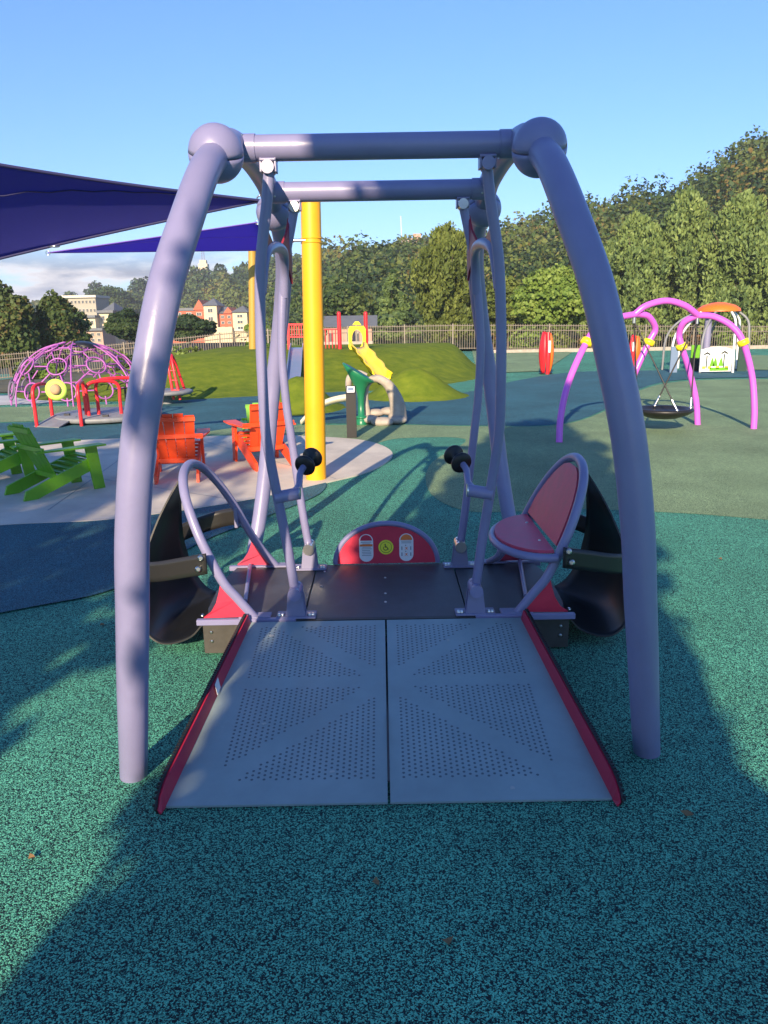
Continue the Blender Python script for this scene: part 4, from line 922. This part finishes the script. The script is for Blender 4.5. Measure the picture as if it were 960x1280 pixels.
# second spinner
t=thing('disc_spinner','round grey spinner with red rails and a black wheel, behind the orange chair','spinner',(-4.55,16.2,0))
MB().lathe([(.10,.0),(.10,.18),(.50,.2),(.55,.23),(.55,.27),(.5,.29),(.02,.29)],(-4.55,16.2,0),30).build('disc',M['grey'],t)
for x,dx in((-4.80,-.06),(-4.35,-.09),(-4.22,-.13)):
    a=Vector((x,16.0,.1)); MB().tube([a,a+Vector((dx,.1,.8)),a+Vector((dx*1.2,.35,.82)),a+Vector((.0,.5,.1))],.03,8,4).build('rail',M['redp'],t)
b=MB()
for k in range(3): b.cyl((-4.35-.02*k,16.0+.02*k,.3+.2*k),(-4.22-.03*k,16.0+.02*k,.3+.2*k),.015,6)
b.build('rung',M['redp'],t)
MB().torus((-4.6,16.2,.72),.15,.018,axis=(.2,-.5,1)).cyl((-4.6,16.2,.25),(-4.6,16.2,.7),.025,8).build('hand_wheel',M['grip'],t)
# ---------------------------------------------------------------- dome climber
dc=Vector((-6.85,17.4,0)); t=thing('dome_climber','purple dome climber made of linked rings and curved tubes, left of the frame leg','climber',dc)
def dp(th,ph,k=1): return dc+Vector((1.48*k*math.sin(th)*math.cos(ph),1.48*k*math.sin(th)*math.sin(ph),1.26*k*math.cos(th)))
C_=[];rows=[(R_(22),5,.19),(R_(50),9,.2),(R_(76),12,.19)]
for i,(th,n,r) in enumerate(rows):
    for k in range(n):
        ph=2*math.pi*(k+.5*(i%2))/n+.2; C_.append((dp(th,ph),r,(dp(th,ph)-dc)*Vector((1,1,1.3)) if 0 else (dp(th,ph)-dc)))
for i,(c,r,ax) in enumerate(C_):
    left=c.x<dc.x-.95; MB().torus(c,r,.017,axis=ax,n=20,m=6).build('ring',M['domeg'] if left else M['domep'],t)
b=MB()
for i in range(len(C_)):
    for j in range(i):
        d=C_[i][0]-C_[j][0]; l=d.length
        if .4<l<.93:
            u=d.normalized(); MB().cyl(C_[j][0]+u*C_[j][1],C_[i][0]-u*C_[i][1],.016,6).build('link_bar',M['domep'],t)
for k in range(7):
    ph=2*math.pi*k/7+.5; MB().tube([dp(R_(a),ph,1.03) for a in (8,30,55,75,92)],.016,6,4).build('hoop_tube',M['domep'],t)
for k in range(12):
    ph=2*math.pi*k/12+.2; q=dp(R_(90),ph); MB().cyl((q.x,q.y,0),tuple(dp(R_(82),ph)),.018,6).build('leg',M['domep'],t)
MB().lathe([(.24,0),(.25,.02),(.05,.05)],dc+Vector((.35,-.2,1.22)),20,axis=(.25,-.15,1)).build('seat_disc',M['grip'],t)
# ---------------------------------------------------------------- magenta swing
t=thing('basket_swing_stand','magenta curved tube swing frame with yellow collars on the right','swing frame',(4.1,11,0))
JL=gy(793,393,11.1); JR=gy(872,394,11.3); r=.045
MB().tube([JL,gy(808,382,11.1),gy(833,376,11.15),gy(856,382,11.2),JR],r,16,6).build('top_arch',M['pink'],t)
Bl=gz(699,553); Br=gz(942,536); Bl2=gz(775,537); Br2=gz(872,531)
legs=[([Bl,gy(701,520,10.25),gy(711,477,10.35),gy(733,428,10.6),gy(750,405,10.8),gy(772,397,11.0),JL],gy(733,428,10.6),((711,477),(750,405))),
 ([Bl2,gy(779,510,11.2),gy(792,470,11.25),gy(811,428,11.3),gy(819,411,11.3),gy(811,396,11.2),gy(800,393,11.15),JL],gy(811,428,11.3),None),
 ([Br2,gy(870,500,11.65),gy(862,465,11.6),gy(852,433,11.5),gy(849,418,11.5),gy(855,403,11.4),JR],gy(852,433,11.5),None),
 ([Br,gy(943,510,11.15),gy(940,470,11.2),gy(929,428,11.2),gy(915,408,11.25),gy(893,396,11.3),JR],gy(929,428,11.2),None)]
for P,c,_ in legs:
    o=MB().tube(P,r,16,6).build('leg',M['pink'],t)
    S=spline(P,6); i=min(range(len(S)),key=lambda k:(S[k]-c).length); d=(S[min(i+1,len(S)-1)]-S[i-1]).normalized()
    MB().lathe([(.045,-.045),(.08,-.035),(.082,.035),(.045,.045)],c,20,axis=d).build('collar',M['collar'],o)
sc_=gy(829,515,11.0)
t=thing('basket_swing','round black basket seat hanging on ropes from the magenta frame','swing seat',sc_)
MB().lathe([(.02,-.09),(.2,-.08),(.34,-.03),(.40,.01),(.42,.03),(.40,.06),(.35,.055),(.3,.02),(.02,.0)],sc_,30).build('basket',M['grip'],t)
for (dx,dy,top,nm) in((.36,-.08,JR,'r'),(-.02,.3,JR,'r'),(.06,-.36,JL,'l'),(-.36,.05,JL,'l')):
    p=sc_+Vector((dx,dy,.06)); tp=top+Vector((0,0,-.09)); m_=p.lerp(tp,.12)
    MB().cyl(p,tp,.011,6).build('rope',M['grip'],t); MB().cyl(p,m_,.017,8).ball(p,.028,8).build('rope_end',M['steel'],t)
for top in(JL,JR): MB().cyl(top+Vector((0,0,-.03)),top+Vector((0,0,-.12)),.025,8).build('swivel',M['steel'],t)
# ---------------------------------------------------------------- playhouse
pc=Vector((9.75,23.3,0)); t=thing('playhouse','small round playhouse with orange domed roof, grey ribs and a white forest panel','playhouse',pc)
MB().lathe([(.62,0),(.6,.08),(.45,.18),(.2,.25),(.01,.27)],pc+Vector((.28,0,1.72)),28).build('roof',M['orangep'],t)
MB().cyl(pc+Vector((.1,.2,0)),pc+Vector((.1,.2,1.8)),.1,16).build('mast',M['pad'],t)
for k in range(8):
    a=2*math.pi*k/8+.3; ca,sa=math.cos(a),math.sin(a)
    MB().tube([pc+Vector((.28+.5*ca,.5*sa,1.75)),pc+Vector((.15+.95*ca,.9*sa,1.45)),pc+Vector((1.15*ca,1.15*sa,.95)),pc+Vector((1.2*ca,1.2*sa,0))],.035,8,5).build('rib',M['grey'] if k%2 else M['white'],t)
def wallp(x0,x1,y,z0,z1,m,nm='panel',bulge=0):
    P=[(x0,y,z0),(x1,y,z0),(x1,y,z1)]+[(x0+(x1-x0)*u,y,z1+bulge*math.sin(math.pi*u)) for u in(.8,.6,.4,.2)]+[(x0,y,z1)]
    return MB().plate(P,.04).build(nm,m,t)
xa,xb=gy(874,463,22.2).x,gy(913,463,22.2).x; pn=wallp(xa,xb,22.2,.04,.66,M['white'],bulge=.08)
for (u,h,k) in((.2,.35,0),(.75,.38,1)):
    b=MB(); x=xa+(xb-xa)*u; b.box((x,22.17,.15+h*.5),(.03,.01,h))
    for s in(-1,0,1): b.plate([(x-.1,22.165,.2+h*.9+s*.02),(x,22.165,.28+h*.9),(x+.1,22.165,.2+h*.9-s*.02),(x,22.165,.24+h*.9)],.01)
    b.build('dark_tree_drawing',M['dgreen'],pn)
b=MB()
for u in(.38,.48,.66): 
    x=xa+(xb-xa)*u; b.plate([(x-.07,22.168,.2),(x+.07,22.168,.2),(x+.03,22.168,.36),(x,22.168,.44),(x-.03,22.168,.36)],.01)
b.box(((xa+xb)/2+.1,22.168,.11),((xb-xa)*.6,.01,.09)); b.build('green_drawing',M['lime'],pn)
b=MB()
for u in(.12,.3,.56,.85): b.box((xa+(xb-xa)*u,22.168,.16),(.09,.01,.07))
b.build('yellow_drawing',M['yellow_l'],pn)
xa,xb=gy(921,463,22.6).x,gy(932,463,22.6).x; wallp(xa,xb,22.6,.0,.7,M['dgreen'])
xa,xb=gy(837,463,22.6).x,gy(846,463,22.6).x; wallp(xa,xb,22.6,.0,.75,M['bluemetal'])
xa,xb=gy(862,463,23.4).x,gy(873,463,23.4).x; wallp(xa,xb,23.4,.35,.75,M['lime']); MB().box(((xa+xb)/2,23.2,.2),(.3,.4,.35)).build('bench',M['grip'],t)
# ---------------------------------------------------------------- red pods
def pod(label,loc,rz,s=1):
    t=thing('cocoon_spinner',label,'spinner',(0,0,0),0,'red cocoon spinners by the fence')
    for sx_,m,h in((-1,M['redp'],1.2),(1,M['orangep'],1.15)):
        Gd=[]
        for i in range(15):
            u=i/14; w_=.18*math.sin(math.pi*(.08+.84*u))**.6; row=[]
            for j in range(9):
                a=math.pi*(j/8)*.9+.15; row.append((sx_*(.05+w_*math.sin(a)*.85),.22*math.cos(a)*(.4+.6*math.sin(math.pi*u)),.02+h*u))
            Gd.append(row)
        MB().sheet(Gd,.03).build('shell',m,t)
    MB().tube([(0,-.18,0),(-.01,-.22,.6),(0,-.12,1.2)],.06,10,4).build('front_rib',M['redp'],t)
    MB().box((-.0,-.285,.8),(.06,.02,.34)).build('rib_label',M['white'],t)
    MB().lathe([(.2,0),(.2,.02)],(0,0,0),16).build('base_plate',M['grip'],t)
    t.location=loc; t.rotation_euler=(0,0,rz); t.scale=(s,s,s); return t
pod('narrow red and orange cocoon spinner in the open, left of the right frame leg',gz(682,467),.1)
pod('red cocoon spinner just right of the right frame leg, under the magenta arch',(gy(792,458,25).x,25,0),-.5,.85)
# ---------------------------------------------------------------- litter
rl=random.Random(9)
for i,(x,y,lb) in enumerate([(128,783,'brown leaf left of the left frame leg'),(470,1106,'brown leaf in front of the ramp, below its centre gap'),(745,618,'dry leaf between the seat back and the right frame leg'),
  (808,482,'dark leaf on the floor under the basket swing side of the right leg'),(705,576,'dry leaf near the foot of the leftmost magenta leg'),(40,1075,'brown leaf in the sunlit patch at the left edge of the floor'),
  (860,1020,'brown leaf right of the ramp end and right frame foot'),(900,700,'brown leaf on the sunlit teal floor at the right'),(560,1180,'brown leaf nearest the viewer, right of the middle'),(300,655,'brown leaf seen through the left hoop')]):
    p=gz(x,y); b=MB(); s=.012+.008*rl.random(); a=rl.uniform(0,6)
    v=[(p.x+s*k*math.cos(a+q),p.y+s*k*math.sin(a+q),.008+z) for k,q,z in((1.5,0,.006),(.8,1.2,.0),(1.2,2.6,.009),(.9,4.1,.002),(.7,5.2,.006))]
    b.plate(v,.0012); o=b.build('fallen_leaf',M['deadleaf'],None,(p.x,p.y,0)); tag(o,'small '+lb,'leaf','fallen leaves scattered on the ground')

# ---------------------------------------------------------------- air
hm=bpy.data.materials.new('haze'); hm.use_nodes=True; t=hm.node_tree; t.nodes.clear()
pv=t.nodes.new('ShaderNodeVolumePrincipled'); pv.inputs['Density'].default_value=.00045; pv.inputs['Color'].default_value=(.80,.87,1,1)
mo=t.nodes.new('ShaderNodeOutputMaterial'); t.links.new(pv.outputs[0],mo.inputs['Volume'])
hz_=MB().box((0,1100,30),(3200,2850,100)).build('haze',hm); hz_['kind']='stuff'
